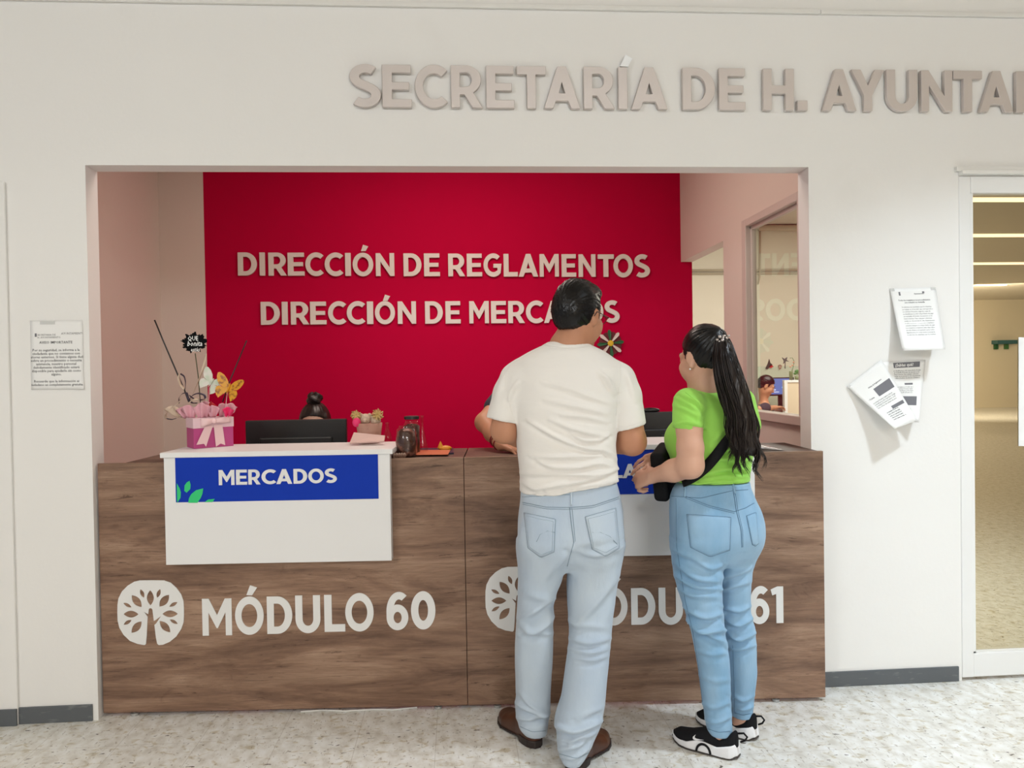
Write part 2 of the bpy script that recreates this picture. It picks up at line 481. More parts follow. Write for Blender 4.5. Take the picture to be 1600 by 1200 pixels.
def glyph(ch):
    G = {
     'E': [[(0, 0), (.62, 0), (.62, .19), (.21, .19), (.21, .41), (.57, .41), (.57, .59), (.21, .59), (.21, .81), (.61, .81), (.61, 1), (0, 1)]],
     'L': [[(0, 0), (.58, 0), (.58, .2), (.21, .2), (.21, 1), (0, 1)]],
     'I': [[(0, 0), (.21, 0), (.21, 1), (0, 1)]],
     '.': [[(0, 0), (.22, 0), (.22, .22), (0, .22)]],
     'T': [[(0, 1), (.68, 1), (.68, .8), (.445, .8), (.445, 0), (.235, 0), (.235, .8), (0, .8)]],
     'H': [[(0, 0), (.21, 0), (.21, .4), (.53, .4), (.53, 0), (.74, 0), (.74, 1), (.53, 1), (.53, .6), (.21, .6), (.21, 1), (0, 1)]],
     'N': [[(0, 0), (.2, 0), (.2, .62), (.6, 0), (.78, 0), (.78, 1), (.58, 1), (.58, .38), (.19, 1), (0, 1)]],
     'M': [[(0, 0), (.2, 0), (.2, .63), (.455, .2), (.495, .2), (.75, .63), (.75, 0), (.95, 0), (.95, 1), (.735, 1), (.475, .55), (.215, 1), (0, 1)]],
     'A': [[(0, 0), (.22, 0), (.295, .18), (.585, .18), (.66, 0), (.88, 0), (.545, 1), (.335, 1)], [(.365, .36), (.515, .36), (.44, .62)]],
     'Y': [[(0, 1), (.235, 1), (.41, .62), (.585, 1), (.82, 1), (.515, .38), (.515, 0), (.305, 0), (.305, .38)]],
     'U': [[(0, 1)] + arc(.37, .37, .37, .385, 180, 360) + [(.74, 1), (.53, 1)] + arc(.37, .37, .16, .19, 360, 180) + [(.21, 1)]],
     'O': [arc(.48, .5, .48, .515, 0, 360, 48)[:-1], arc(.48, .5, .265, .31, 0, 360, 40)[:-1]],
     '0': [arc(.34, .5, .34, .515, 0, 360, 48)[:-1], arc(.34, .5, .135, .28, 0, 360, 40)[:-1]],
     'D': [[(0, 0)] + arc(.32, .5, .45, .5, -90, 90) + [(0, 1)], [(.21, .19)] + arc(.31, .5, .235, .31, -90, 90) + [(.21, .81)]],
     'R': [[(0, 0), (.21, 0), (.21, .31), (.31, .31), (.50, 0), (.74, 0), (.525, .355)] + arc(.36, .665, .345, .335, -58, 90) + [(0, 1)],
           [(.21, .49)] + arc(.35, .66, .135, .165, -88, 88, 12) + [(.21, .82)]],
     'C': [arc(.5, .5, .5, .515, 47, 313, 32) + arc(.5, .5, .285, .305, 311, 49, 28)],
     'G': [arc(.5, .5, .5, .515, 47, 318, 32) + [(.92, .56), (.5, .56), (.5, .38), (.71, .38), (.71, .265)] + arc(.5, .5, .285, .305, 306, 49, 28)],
     '1': [[(.16, 0), (.37, 0), (.37, 1), (.2, 1), (0, .92), (.045, .76), (.16, .80)]],
     '6': [arc(.37, .5, .37, .515, 52, 180, 20) + arc(.32, .33, .32, .345, 180, 462, 36) + arc(.37, .5, .165, .315, 152, 62, 12),
           arc(.325, .325, .118, .155, 0, 360, 24)[:-1]],
    }
    if ch == 'S':
        c = arc(.345, .715, .225, .19, 42, 250, 22) + [(.34, .515)] + arc(.33, .285, .235, .19, 70, -140, 24)
        c = np.array(c)
        for _ in range(3): c[1:-1] = (c[:-2]+2*c[1:-1]+c[2:])/4
        return [stroke(c, .20)]
    return G[ch]


def extrude_poly(polys, y0, y1):
    """2D outlines (outer, holes) -> prism between y0 (front) and y1 (back): V in (x, y, z)"""
    polys = [[Vector((p[0], p[1], 0)) for p in poly] for poly in polys]
    tris = tessellate_polygon(polys)
    flat = [p for poly in polys for p in poly]
    n = len(flat)
    V = [(p.x, y0, p.y) for p in flat] + [(p.x, y1, p.y) for p in flat]
    F = [tuple(t) for t in tris] + [tuple(i+n for i in reversed(t)) for t in tris]
    b = 0
    for poly in polys:
        k = len(poly)
        for i in range(k):
            a, c = b+i, b+(i+1) % k
            F.append((a, c, c+n, a+n))
        b += k
    return V, F


class Plane:
    """vertical plane: origin O, horizontal unit u, outward normal towards the hall"""
    def __init__(s, O, u):
        s.O = np.array(O, float); s.u = np.array(u, float); s.n = np.array([s.u[1], -s.u[0], 0.0])
    def px(s, x, y, off=0.0):
        d = ray(x, y); t = ((s.O + s.n*off - CC) @ s.n)/(d @ s.n)
        p = CC + d*t - s.O
        return p @ s.u, p[2]
    def w(s, a, off, z): return s.O + s.u*a + s.n*off + np.array([0, 0, z])


def place_glyph(pl, polys, x0, x1, yt, yb, off, depth):
    """fit outlines into the pixel box on the plane, raised between off and off+depth"""
    pts = np.array([p for q in polys for p in q])
    lo = pts.min(0); hi = pts.max(0)
    xm = (x0+x1)/2; ym = (yt+yb)/2
    a0 = pl.px(x0, ym, off+depth)[0]; a1 = pl.px(x1, ym, off+depth)[0]
    zb = pl.px(xm, yb, off+depth)[1]; zt = pl.px(xm, yt, off+depth)[1]
    Q = [[(a0+(p[0]-lo[0])/(hi[0]-lo[0])*(a1-a0), zb+(p[1]-lo[1])/(hi[1]-lo[1])*(zt-zb)) for p in q] for q in polys]
    V, F = extrude_poly(Q, off+depth, off)
    return [pl.w(v[0], v[1], v[2]) for v in V], F


def poly_px(pl, polys, off, depth):
    Q = [[pl.px(x, y, off+depth) for x, y in q] for q in polys]
    V, F = extrude_poly(Q, off+depth, off)
    return [pl.w(v[0], v[1], v[2]) for v in V], F


def letter_mesh(name, VF, m, parent=None, bevel=0.0):
    V, F = VF
    mb = MB(); mb.add(V, F)
    c = np.mean(np.array(V), 0)
    o = mb.build(name, m, None, bevel=bevel, origin=c, seg=1)
    if parent is not None: adopt(o, parent)
    return o


ORD = ['first', 'second', 'third', 'fourth', 'fifth', 'sixth', 'seventh', 'eighth', 'ninth', 'tenth', 'eleventh']
M_STEEL = mat('brushed_metal_letter', (0.63, 0.575, 0.55, 1), 0.45, metal=0.4)
M_ACCENT = mat('painted_glint_white', (0.92, 0.94, 0.96, 1), 0.3)  # near-white colour stands in for light reflected by the tilted accent
M_LETT = mat('pale_board_letter', (0.74, 0.68, 0.63, 1), 0.55)
WALLP = Plane((0, 0, 0), (1, 0, 0))
REDP = Plane((0, IY, 0), (1, 0, 0))


def wall_word(pl, word, exts, ytb, where, m, depth, off, group, accents={}, acc_m=None):
    for i, (ch, (x0, x1)) in enumerate(zip(word, exts)):
        base = {'Í': 'I', 'Ó': 'O'}.get(ch, ch)
        yt, yb = ytb((x0+x1)/2)
        if base in 'OCGSU0': yt -= .6; yb += .6
        if base == '.': yt = yb - (x1-x0)*.98
        o = letter_mesh('sign_letter', place_glyph(pl, glyph(base), x0, x1, yt, yb, off, depth), m, bevel=0.0015)
        what = 'full stop' if ch == '.' else 'letter ' + ch
        tag(o, f'{where[0]} {what}, {ORD[i]} character of {word} {where[1]}', 'letter', group)
        if i in accents:
            adopt(letter_mesh('accent', poly_px(pl, [accents[i]], off, depth), acc_m or m), o)


up_tb = lambda x: (100.5+(x-600)*.0106, 167+(x-600)*.0082)
g1 = 'metal letters above the office opening'
w1 = ('grey metal', 'above the opening')
wall_word(WALLP, 'SECRETARÍA', [(546, 595), (597, 643), (648, 699), (704.5, 754), (759.5, 803.5), (807.5, 853), (849.5, 906.5), (912, 960.5), (966, 980.5), (986, 1043)],
          up_tb, w1, M_STEEL, 0.018, 0.006, g1, {8: [(969, 103.5), (981.5, 104), (988, 91.5), (977, 85)]}, M_ACCENT)
wall_word(WALLP, 'DE', [(1066.5, 1117.5), (1123.5, 1165)], up_tb, w1, M_STEEL, 0.018, 0.006, g1)
wall_word(WALLP, 'H.', [(1192.5, 1241), (1246, 1262)], up_tb, w1, M_STEEL, 0.018, 0.006, g1)
wall_word(WALLP, 'AYUNTAM', [(1284.5, 1338.5), (1330.5, 1382.5), (1385.5, 1434), (1439.5, 1488.5), (1490, 1535), (1530.5, 1584), (1588, 1655)], up_tb, w1, M_STEEL, 0.018, 0.006, g1)
c1 = lambda a, b: (360+a/4.706, 360+b/4.706)
c2 = lambda a, b: (680+a/4.706, 680+b/4.706)
acc = lambda L: [(360+a/4.706, 370+b/4.706) for a, b in L]
r1 = lambda x: (394.2+(x-380)*.0055, 430.5+(x-380)*.004)
r2 = lambda x: (471.5-(x-420)*.0035, 507.5-(x-420)*.0065)
g2 = 'pale letters on the red wall'
w2 = ('pale', 'in the upper red wall line'); w3 = ('pale', 'in the lower red wall line')
A = dict(m=M_LETT, depth=0.014, off=0.004, group=g2)
wall_word(REDP, 'DIRECCIÓN', [c1(53, 193), c1(213, 253), c1(278, 412), c1(420, 543), c1(550, 685), c1(692, 830), c1(843, 885), c1(898, 1050), c1(1068, 1205)], r1, w2,
          accents={7: acc([(960, 105), (993, 105), (1013, 70), (975, 58)])}, **A)
wall_word(REDP, 'DE', [c1(1272, 1405), c1(1423, 1540)], r1, w2, **A)
wall_word(REDP, 'REGLAMENTOS', [c2(95, 220), c2(232, 345), c2(355, 488), c2(503, 607), c2(612, 757), c2(768, 910), c2(930, 1037), c2(1055, 1180), c2(1197, 1315), c2(1312, 1455), c2(1467, 1580)], r1, w2, **A)
wall_word(REDP, 'DIRECCIÓN', [c1(222, 362), c1(377, 420), c1(443, 578), c1(585, 705), c1(717, 852), c1(855, 992), c1(1003, 1050), c1(1062, 1210), c1(1230, 1365)], r2, w3,
          accents={7: acc([(1121, 470), (1155, 470), (1174, 436), (1137, 425)])}, **A)
wall_word(REDP, 'DE', [(664, 692), c2(75, 187)], r2, w3, **A)
wall_word(REDP, 'MERCADOS', [c2(250, 395), c2(410, 523), c2(537, 660), c2(667, 797), (850, 879), (882, 909), (912, 943), c2(1247, 1357)], r2, w3, **A)

# ------------------------------------------------------------------ reception counters
CA = np.array([-1.437, 0.026, 0.0]); CB = np.array([1.462, -0.137, 0.0])
CL = float(np.linalg.norm(CB-CA)); CUV = (CB-CA)/CL
CP = Plane(CA, CUV)
SEAM = CP.px(727.5, 900)[0]
M_VINYL = mat('white_vinyl', (0.80, 0.80, 0.79, 1), 0.45)
M_BLUE = mat('blue_printed_sign', (0.006, 0.040, 0.42, 1), 0.55, spec=0.15)
M_LEAF = mat('green_print', (0.03, 0.60, 0.19, 1), 0.4)
M_STEELF = mat('zinc_glide', (0.5, 0.5, 0.5, 1), 0.4, metal=0.8)


def rotbox(mb, a0, a1, n0, n1, z0, z1, pl=CP):
    """box on the counter plane: along a, outward offset n0..n1 (negative = behind the front), z"""
    P = [pl.w(a, n, z) for z in (z0, z1) for (a, n) in ((a0, n1), (a1, n1), (a1, n0), (a0, n0))]
    mb.add(P, [(0, 1, 2, 3), (4, 7, 6, 5), (0, 4, 5, 1), (1, 5, 6, 2), (2, 6, 7, 3), (3, 7, 4, 0)])
    return mb


def lens(a, b, wd, n=8):
    a = np.array(a, float); b = np.array(b, float); d = b-a; L = np.linalg.norm(d); d /= L; nn = np.array([-d[1], d[0]])
    t = np.linspace(0, 1, n+1); h = wd*np.sin(math.pi*t)**0.85
    P1 = [a+d*L*u+nn*k for u, k in zip(t, h)]; P2 = [a+d*L*u-nn*k for u, k in zip(t, h)]
    return [tuple(p) for p in P1] + [tuple(p) for p in P2[-2:0:-1]]


EMB = [(455, 1080), (350, 1062), (230, 1015), (130, 920), (65, 810), (38, 700), (33, 580), (35, 450), (50, 350), (105, 240), (195, 150), (290, 92), (380, 70), (570, 67), (760, 70), (865, 105),
       (960, 190), (1030, 290), (1065, 390), (1072, 500), (1073, 610), (1068, 720), (1030, 830), (950, 950), (850, 1030), (745, 1075), (680, 1080), (655, 1058), (635, 960), (612, 765), (642, 738),
       (713, 628), (625, 693), (603, 703), (592, 610), (581, 525), (570, 509), (550, 503), (530, 510), (521, 528), (514, 598), (447, 560), (506, 637), (500, 740), (492, 920), (480, 1055), (470, 1075)]
LEAVES = [((547, 222), (549, 462), 55), ((394, 207), (448, 340), 30), ((703, 205), (652, 340), 30), ((257, 300), (412, 488), 58), ((840, 295), (690, 480), 58), ((125, 422), (255, 491), 27),
          ((972, 408), (843, 481), 27), ((128, 597), (363, 597), 54), ((735, 595), (978, 590), 54), ((255, 686), (130, 763), 27), ((850, 680), (978, 750), 27), ((412, 710), (253, 890), 56), ((694, 702), (860, 882), 56)]


def emblem(parent, ox, oy, sc):
    f_ = lambda p: (ox+p[0]*sc, oy+p[1]*sc)
    polys = [[f_(p) for p in EMB]] + [[f_(p) for p in lens(*l)] for l in LEAVES]
    o = letter_mesh('emblem', poly_px(CP, polys, 0.0, 0.003), M_VINYL, parent)
    o['label'] = 'white tree emblem cut out of vinyl'
    return o


def counter(a0, a1, top0, label, letters, emb):
    base = CP.w((a0+a1)/2, 0, 0)
    root = empty('reception_counter', base, label, 'counter', 'wood laminate reception counters')
    mb = rotbox(MB(), a0+.0012, a1-.0012, -0.018, 0.0, 0.016, 1.014)
    adopt(mb.build('front_panel', M_WOOD, bevel=0.001), root)
    mb = rotbox(MB(), top0, a1-.002, -0.42, -0.0185, 0.985, 1.010)
    adopt(mb.build('countertop', M_WOODTOP, bevel=0.001), root)
    for a in (top0+0.01, a1-0.03):
        mb = rotbox(MB(), a, a+.018, -0.34, -0.0185, 0.016, 0.984)
        adopt(mb.build('side_panel', M_WOODTOP), root)
    for a in (a0+0.12, a1-0.12 if a1 < 2 else a1-.2):
        mb = MB(); c = CP.w(a, -0.012, 0); mb.lathe(c, [(0.014, 0.0), (0.016, 0.006), (0.016, 0.012), (0.007, 0.013), (0.007, 0.0165)], 16)
        adopt(mb.build('glide_foot', M_STEELF, smooth=False), root)
    for ch, x0, x1, yt, yb, ac in letters:
        o = letter_mesh('letter', place_glyph(CP, glyph(ch), x0, x1, yt, yb, 0.0, 0.003), M_VINYL, root)
        o['label'] = f'white vinyl character {"Ó" if ac else ch}'
        if ac: adopt2 = letter_mesh('accent', poly_px(CP, [ac], 0.0, 0.003), M_VINYL); adopt2.parent = o; adopt2.location = Vector(adopt2.location) - Vector(o.location) - Vector(root.location)
    emblem(root, *emb)
    return root


c4 = lambda a, b: (170+a/5.714, 880+b/5.714)
k60 = [('M', 316, 362, 935.5, 993, None), ('O', 367.2, 411.9, 932, 992, [c4(1228, 285), c4(1279, 287), c4(1323, 218), c4(1260, 198)]), ('D', 417.1, 456.6, 932, 990.3, None),
       ('U', 461.5, 500.4, 930.4, 989.4, None), ('L', 506.7, 538.9, 929.5, 987.1, None), ('O', 539.4, 583.7, 926.7, 986.8, None), ('6', 603.8, 637.9, 925, 984.7, None), ('0', 642.1, 680.3, 923.9, 983.6, None)]
k61 = [('M', 891, 932, 920.5, 978.5, None), ('O', 936.5, 980.6, 918, 977.5, [(951, 916), (960, 916.5), (970, 904.5), (957, 901)]), ('D', 986.2, 1024, 918.8, 976, None), ('U', 1029.1, 1067, 918.2, 976.3, None),
       ('L', 1073.5, 1105, 918, 975, None), ('O', 1106, 1150, 916, 975.5, None), ('6', 1171, 1202, 915.8, 975.2, None), ('1', 1204.5, 1224, 916.6, 973.6, None)]
counter(0.0, SEAM, 0.085, 'brown wood laminate counter lettered MÓDULO 60 on the left', k60, (180, 900, .1))
counter(SEAM, CL, SEAM+0.002, 'brown wood laminate counter lettered MÓDULO 61 behind the two visitors', k61, (755, 879, .1))


def podium(xl, xr, y_m, word, letters, label, leaves):
    OFF = 0.045
    a0 = CP.px(xl, y_m, OFF)[0]; a1 = CP.px(xr, y_m, OFF)[0]
    return a0, a1, OFF


OFF = 0.045
pa0 = CP.px(257.5, 800, OFF)[0]; pa1 = CP.px(610.5, 800, OFF)[0]
PW = pa1-pa0
PZT = 1.057
pz0 = CP.px(435, 879.5, OFF)[1]
SA0 = CP.px(274.5, 748, OFF)[0]-pa0; SA1 = CP.px(591, 740, OFF)[0]-pa0
SZ1 = CP.px(433, 707.5, OFF)[1]; SZ0 = CP.px(433, 782, OFF)[1]


def podium(a0, word, letters, label):
    a1 = a0+PW
    root = empty('counter_shelf', CP.w((a0+a1)/2, 0.02, pz0), label, 'counter shelf', 'white raised shelves on the counters')
    mb = rotbox(MB(), a0, a1, 0.0006, OFF, pz0, PZT-0.0205)
    adopt(mb.build('front_box', M_WHITE, bevel=0.0015), root)
    mb = rotbox(MB(), a0-.012, a1+.012, -0.29, OFF+0.006, PZT-0.020, PZT)
    adopt(mb.build('shelf_top', M_WHITE, bevel=0.0015), root)
    mb = rotbox(MB(), a0+.02, a1-.02, -0.26, -0.02, 1.0101, PZT-0.0203)
    adopt(mb.build('shelf_riser', M_WHITE), root)
    mb = rotbox(MB(), a0+SA0, a0+SA1, OFF+.0002, OFF+0.002, SZ0, SZ1)
    s = adopt(mb.build('blue_sign', M_BLUE), root); s['label'] = f'blue sign reading {word} with green leaves'
    s.name = 'sign_panel'
    def sub(name, VF, m):
        o = letter_mesh(name, VF, m); o.parent = s; o.location = Vector(o.location) - Vector(root.location) - Vector(s.location)
        return o
    for ch, x0, x1, yt, yb in letters:
        sub('letter', place_glyph(CP, glyph(ch), x0, x1, yt, yb, OFF+.002, .003), M_VINYL)
    sh = (a0-pa0)
    for L in ([(72, 290), (92, 325), (100, 352), (98, 390), (75, 425)], [(160, 272), (168, 300), (165, 330), (140, 355), (124, 342), (126, 305), (140, 285)],
              [(255, 325), (250, 362), (238, 392), (215, 425), (152, 425), (156, 395), (172, 365), (205, 338)], [(335, 398), (320, 420), (265, 420), (290, 402)]):
        q = [CP.px(260+x/4.444, 690+y/4.444, OFF+.003) for x, y in L]
        V, F = extrude_poly([[(x+sh, z) for x, z in q]], OFF+.003, OFF+.002)
        sub('leaf_print', ([CP.w(v[0], v[1], v[2]) for v in V], F), M_LEAF)
    return root


c3 = lambda a: 260+a/4.444
kM = [('M', 363, 472), ('E', 483, 560), ('R', 568, 652), ('C', 660, 762), ('A', 762, 872), ('D', 882, 977), ('O', 985, 1092), ('S', 1100, 1183)]
kM = [(ch, c3(a), c3(b), 690+(197-.015*(a-363))/4.444, 690+(302-.0195*(a-363))/4.444) for ch, a, b in kM]
podium(pa0, 'MERCADOS', kM, 'white counter shelf with blue MERCADOS sign under the pink gift box')
p2r = CP.px(1180, 800, OFF)[0]
xs = [('R', 878, 898), ('E', 902, 918), ('G', 922, 945), ('L', 959, 973), ('A', 973, 995.5), ('M', 998, 1022), ('E', 1026, 1042), ('N', 1046, 1066), ('T', 1069, 1087), ('O', 1089, 1112), ('S', 1114, 1132)]
xs[0:3] = [('R', 896, 914), ('E', 917.5, 933), ('G', 935, 957)]
podium(p2r-PW, 'REGLAMENTOS', [(ch, a, b, 725-.006*(a-960), 747-.006*(a-960)) for ch, a, b in xs], 'white counter shelf with blue sign behind the man and the woman')

# ------------------------------------------------------------------ paper notices
def text_mesh(body, size, align='LEFT', bold=0.0, spacing=1.0):
    c = bpy.data.curves.new('t', 'FONT'); c.body = body; c.size = size; c.align_x = align; c.offset = bold; c.space_line = spacing
    c.resolution_u = 1
    o = bpy.data.objects.new('t', c); COL.objects.link(o)
    dg = bpy.context.evaluated_depsgraph_get(); dg.update()
    me = bpy.data.meshes.new_from_object(o.evaluated_get(dg))
    V = np.empty(len(me.vertices)*3, np.float32); me.vertices.foreach_get('co', V)
    F = [tuple(p.vertices) for p in me.polygons]
    bpy.data.objects.remove(o); bpy.data.curves.remove(c); bpy.data.meshes.remove(me)
    return V.reshape(-1, 3)[:, :2].astype(float), F


def paper(label, S, wd, ht, texts, blocks=(), name='paper_notice', group='paper notices on the front wall', tape=(), rows=18):
    """S(u,v) -> world point (u across 0..1, v down 0..1); texts: (x_mm, y_mm, size, body, align, bold) on a wd x ht sheet"""
    us = np.linspace(0, 1, 13); vs = np.linspace(0, 1, rows)
    P = np.array([[S(u, v) for v in vs] for u in us])
    c = P.mean((0, 1))
    root = MB().sheet(P, 0.0004).build(name, M_PAPER, smooth=True, origin=c)
    tag(root, label, 'paper notice', group)
    def onto(V2):
        out = []
        for x, y in V2:
            u = min(max(x/wd, 0), 1); v = min(max(y/ht, 0), 1)
            p = S(u, v); e = 1e-3
            du = S(min(u+e, 1), v)-S(max(u-e, 0), v); dv = S(u, min(v+e, 1))-S(u, max(v-e, 0))
            n = np.cross(du, dv); n /= np.linalg.norm(n)+1e-12
            if n[1] > 0: n = -n
            out.append(p + n*0.0007)
        return np.array(out)
    mb = MB(); wb = MB()
    for x, y, size, body, al, bold, *inv in texts:
        V, F = text_mesh(body, size, al, bold)
        if len(V) == 0: continue
        W_ = onto(np.stack([x+V[:, 0], y-V[:, 1]], 1))
        if inv: W_ = W_ + np.array([0, -0.0003, 0])
        (wb if inv else mb).add(W_, F)
    if mb.V: adopt(mb.build('printed_text', M_INK), root)
    for x0, y0, x1, y1 in blocks:
        bb = MB()
        g = np.array([[onto([(x, y)])[0] for y in np.linspace(y0, y1, 5)] for x in np.linspace(x0, x1, 6)])
        bb.sheet(g); adopt(bb.build('printed_block', M_GREYINK), root)
    if wb.V: adopt(wb.build('printed_heading', M_PAPER), root)
    for x0, y0, x1, y1 in tape:
        tm = MB(); g = np.array([[onto([(x, y)])[0]+np.array([0, -.0004, 0]) for y in (y0, y1)] for x in (x0, x1)]); tm.sheet(g, 0.0003)
        adopt(tm.build('tape', M_TAPE), root)
    return root


M_TAPE = mat('clear_tape', (0.85, 0.85, 0.83, 1), 0.2, alpha=0.5)
LOREM = ['Se informa a la ciudadania que los tramites', 'se realizan en el modulo que corresponde a', 'su solicitud. Presente original y copia de', 'su identificacion y del comprobante de pago',
         'en ventanilla. El horario de atencion es de', 'lunes a viernes. Para cualquier aclaracion', 'acuda con el personal de este departamento', 'o llame al numero de atencion ciudadana y', 'conserve siempre su comprobante de pago.',
         'Los requisitos completos estan disponibles', 'en esta oficina y son gratuitos para todos.', 'Agradecemos su comprension y paciencia.']


def quad(TL, TR, BR, BL, lift):
    """pixel corners on the wall with lift(u,v) in metres off the wall"""
    def S(u, v):
        x = (TL[0]*(1-u)+TR[0]*u)*(1-v)+(BL[0]*(1-u)+BR[0]*u)*v
        y = (TL[1]*(1-u)+TR[1]*u)*(1-v)+(BL[1]*(1-u)+BR[1]*u)*v
        return at(x, y, -0.002-lift(u, v))
    return S


tx = [(14, 31, 5.2, 'SECRETARIA DE\nH. AYUNTAMIENTO', 'LEFT', .0), (62, 29, 6, 'AYUNTAMIENTO', 'LEFT', .0), (51, 47, 7.2, 'AVISO IMPORTANTE', 'CENTER', .12)]
for i, l in enumerate(['Por su seguridad, se informa a la', 'ciudadanía que no contamos con', 'gestores externos. Si tiene alguna duda', 'sobre un procedimiento o necesita', 'asistencia, nuestro personal', 'debidamente identificado estará', 'disponible para ayudarle sin costo', 'alguno.', '',
                       'Recuerde que la información al', 'ciudadano es completamente gratuita.']):
    tx.append((51, 62.5+i*7.0, 7.2 if i != 10 else 7.0, l, 'CENTER', .10))
paper('white printed notice AVISO IMPORTANTE taped flat left of the opening', quad((47, 501), (129, 500), (131, 608), (49, 609), lambda u, v: 0.001+0.012*max(0, u-.75)*max(0, v-.85)*20), 105, 140, tx,
      blocks=[(9, 26, 13, 33)], tape=[(20, 1, 50, 8)])
tx = [(53, 14, 4, 'Ayuntamiento', 'LEFT', .1), (51, 28, 4.3, 'Todos los requisitos y los procedimientos', 'CENTER', .12), (51, 33, 4.3, 'son revisados en ventanilla', 'CENTER', .12)]
tx += [(19, 43+i*5.1, 4.0, LOREM[i % 12], 'LEFT', .03) for i in range(13)]
paper('white typed notice curling off the wall, upper one beside the glass door', quad((1390, 451), (1462, 449), (1477, 546), (1410, 548),
      lambda u, v: 0.003+0.088*v**1.7*(0.80+0.20*u)+0.04*max(0, v-.55)*math.sin(math.pi*u)), 105, 137, tx, blocks=[(18, 8, 22, 16), (72, 8, 77, 12)], tape=[(-1, 0, 10, 6), (93, 0, 104, 6)])
tx = [(30, 12, 9.5, '¿Sabías qué?', 'LEFT', .25, 1)] + [(24, 23+i*4.2, 4.0, LOREM[i+3], 'LEFT', .05) for i in range(5)] + [(27, 60+i*4.2, 4.0, LOREM[i+1][:30], 'LEFT', .02) for i in range(4)] + [(34, 110+i*5, 4, LOREM[i][:20], 'LEFT', .06) for i in range(4)]
paper('white leaflet headed ¿Sabías qué? curling beneath the upper notice', quad((1378, 566), (1446, 562), (1436, 660), (1402, 657),
      lambda u, v: 0.003+0.050*v**1.5*(0.25+0.75*u)), 105, 137, tx, blocks=[(26, 3, 92, 15), (30, 80, 88, 100), (50, 50, 74, 54)], rows=16)
tx = [(35, 32, 4.5, 'Oficina de Reglamentos', 'LEFT', .1), (12, 55, 5, '• Tramite', 'LEFT', .1)] + [(14, 66+i*4.6, 4.2, LOREM[i+2], 'LEFT', .03) for i in range(4)] + [(25, 98+i*5, 4.2, LOREM[i+4][:28], 'LEFT', .1) for i in range(5)]
paper('tilted white leaflet with grey box, leftmost of the curling papers', quad((1323, 604), (1377, 562), (1433, 657), (1398, 670),
      lambda u, v: 0.004+0.092*v**1.3*(1-.30*u)+0.03*max(0, u-.7)*v), 105, 137, tx, blocks=[(44, 38, 98, 58), (52, 88, 98, 95)], tape=[(-4, -3, 8, 5)], rows=16)
o = MB().sheet(np.array([[at(x, y, 0.0195) for y in (527, 697)] for x in (1591.5, 1688)]), 0.0005).build('door_notice', M_PAPER, origin=at(1640, 610, 0.0195))
tag(o, 'large blank white sheet taped on the glass door', 'paper notice')
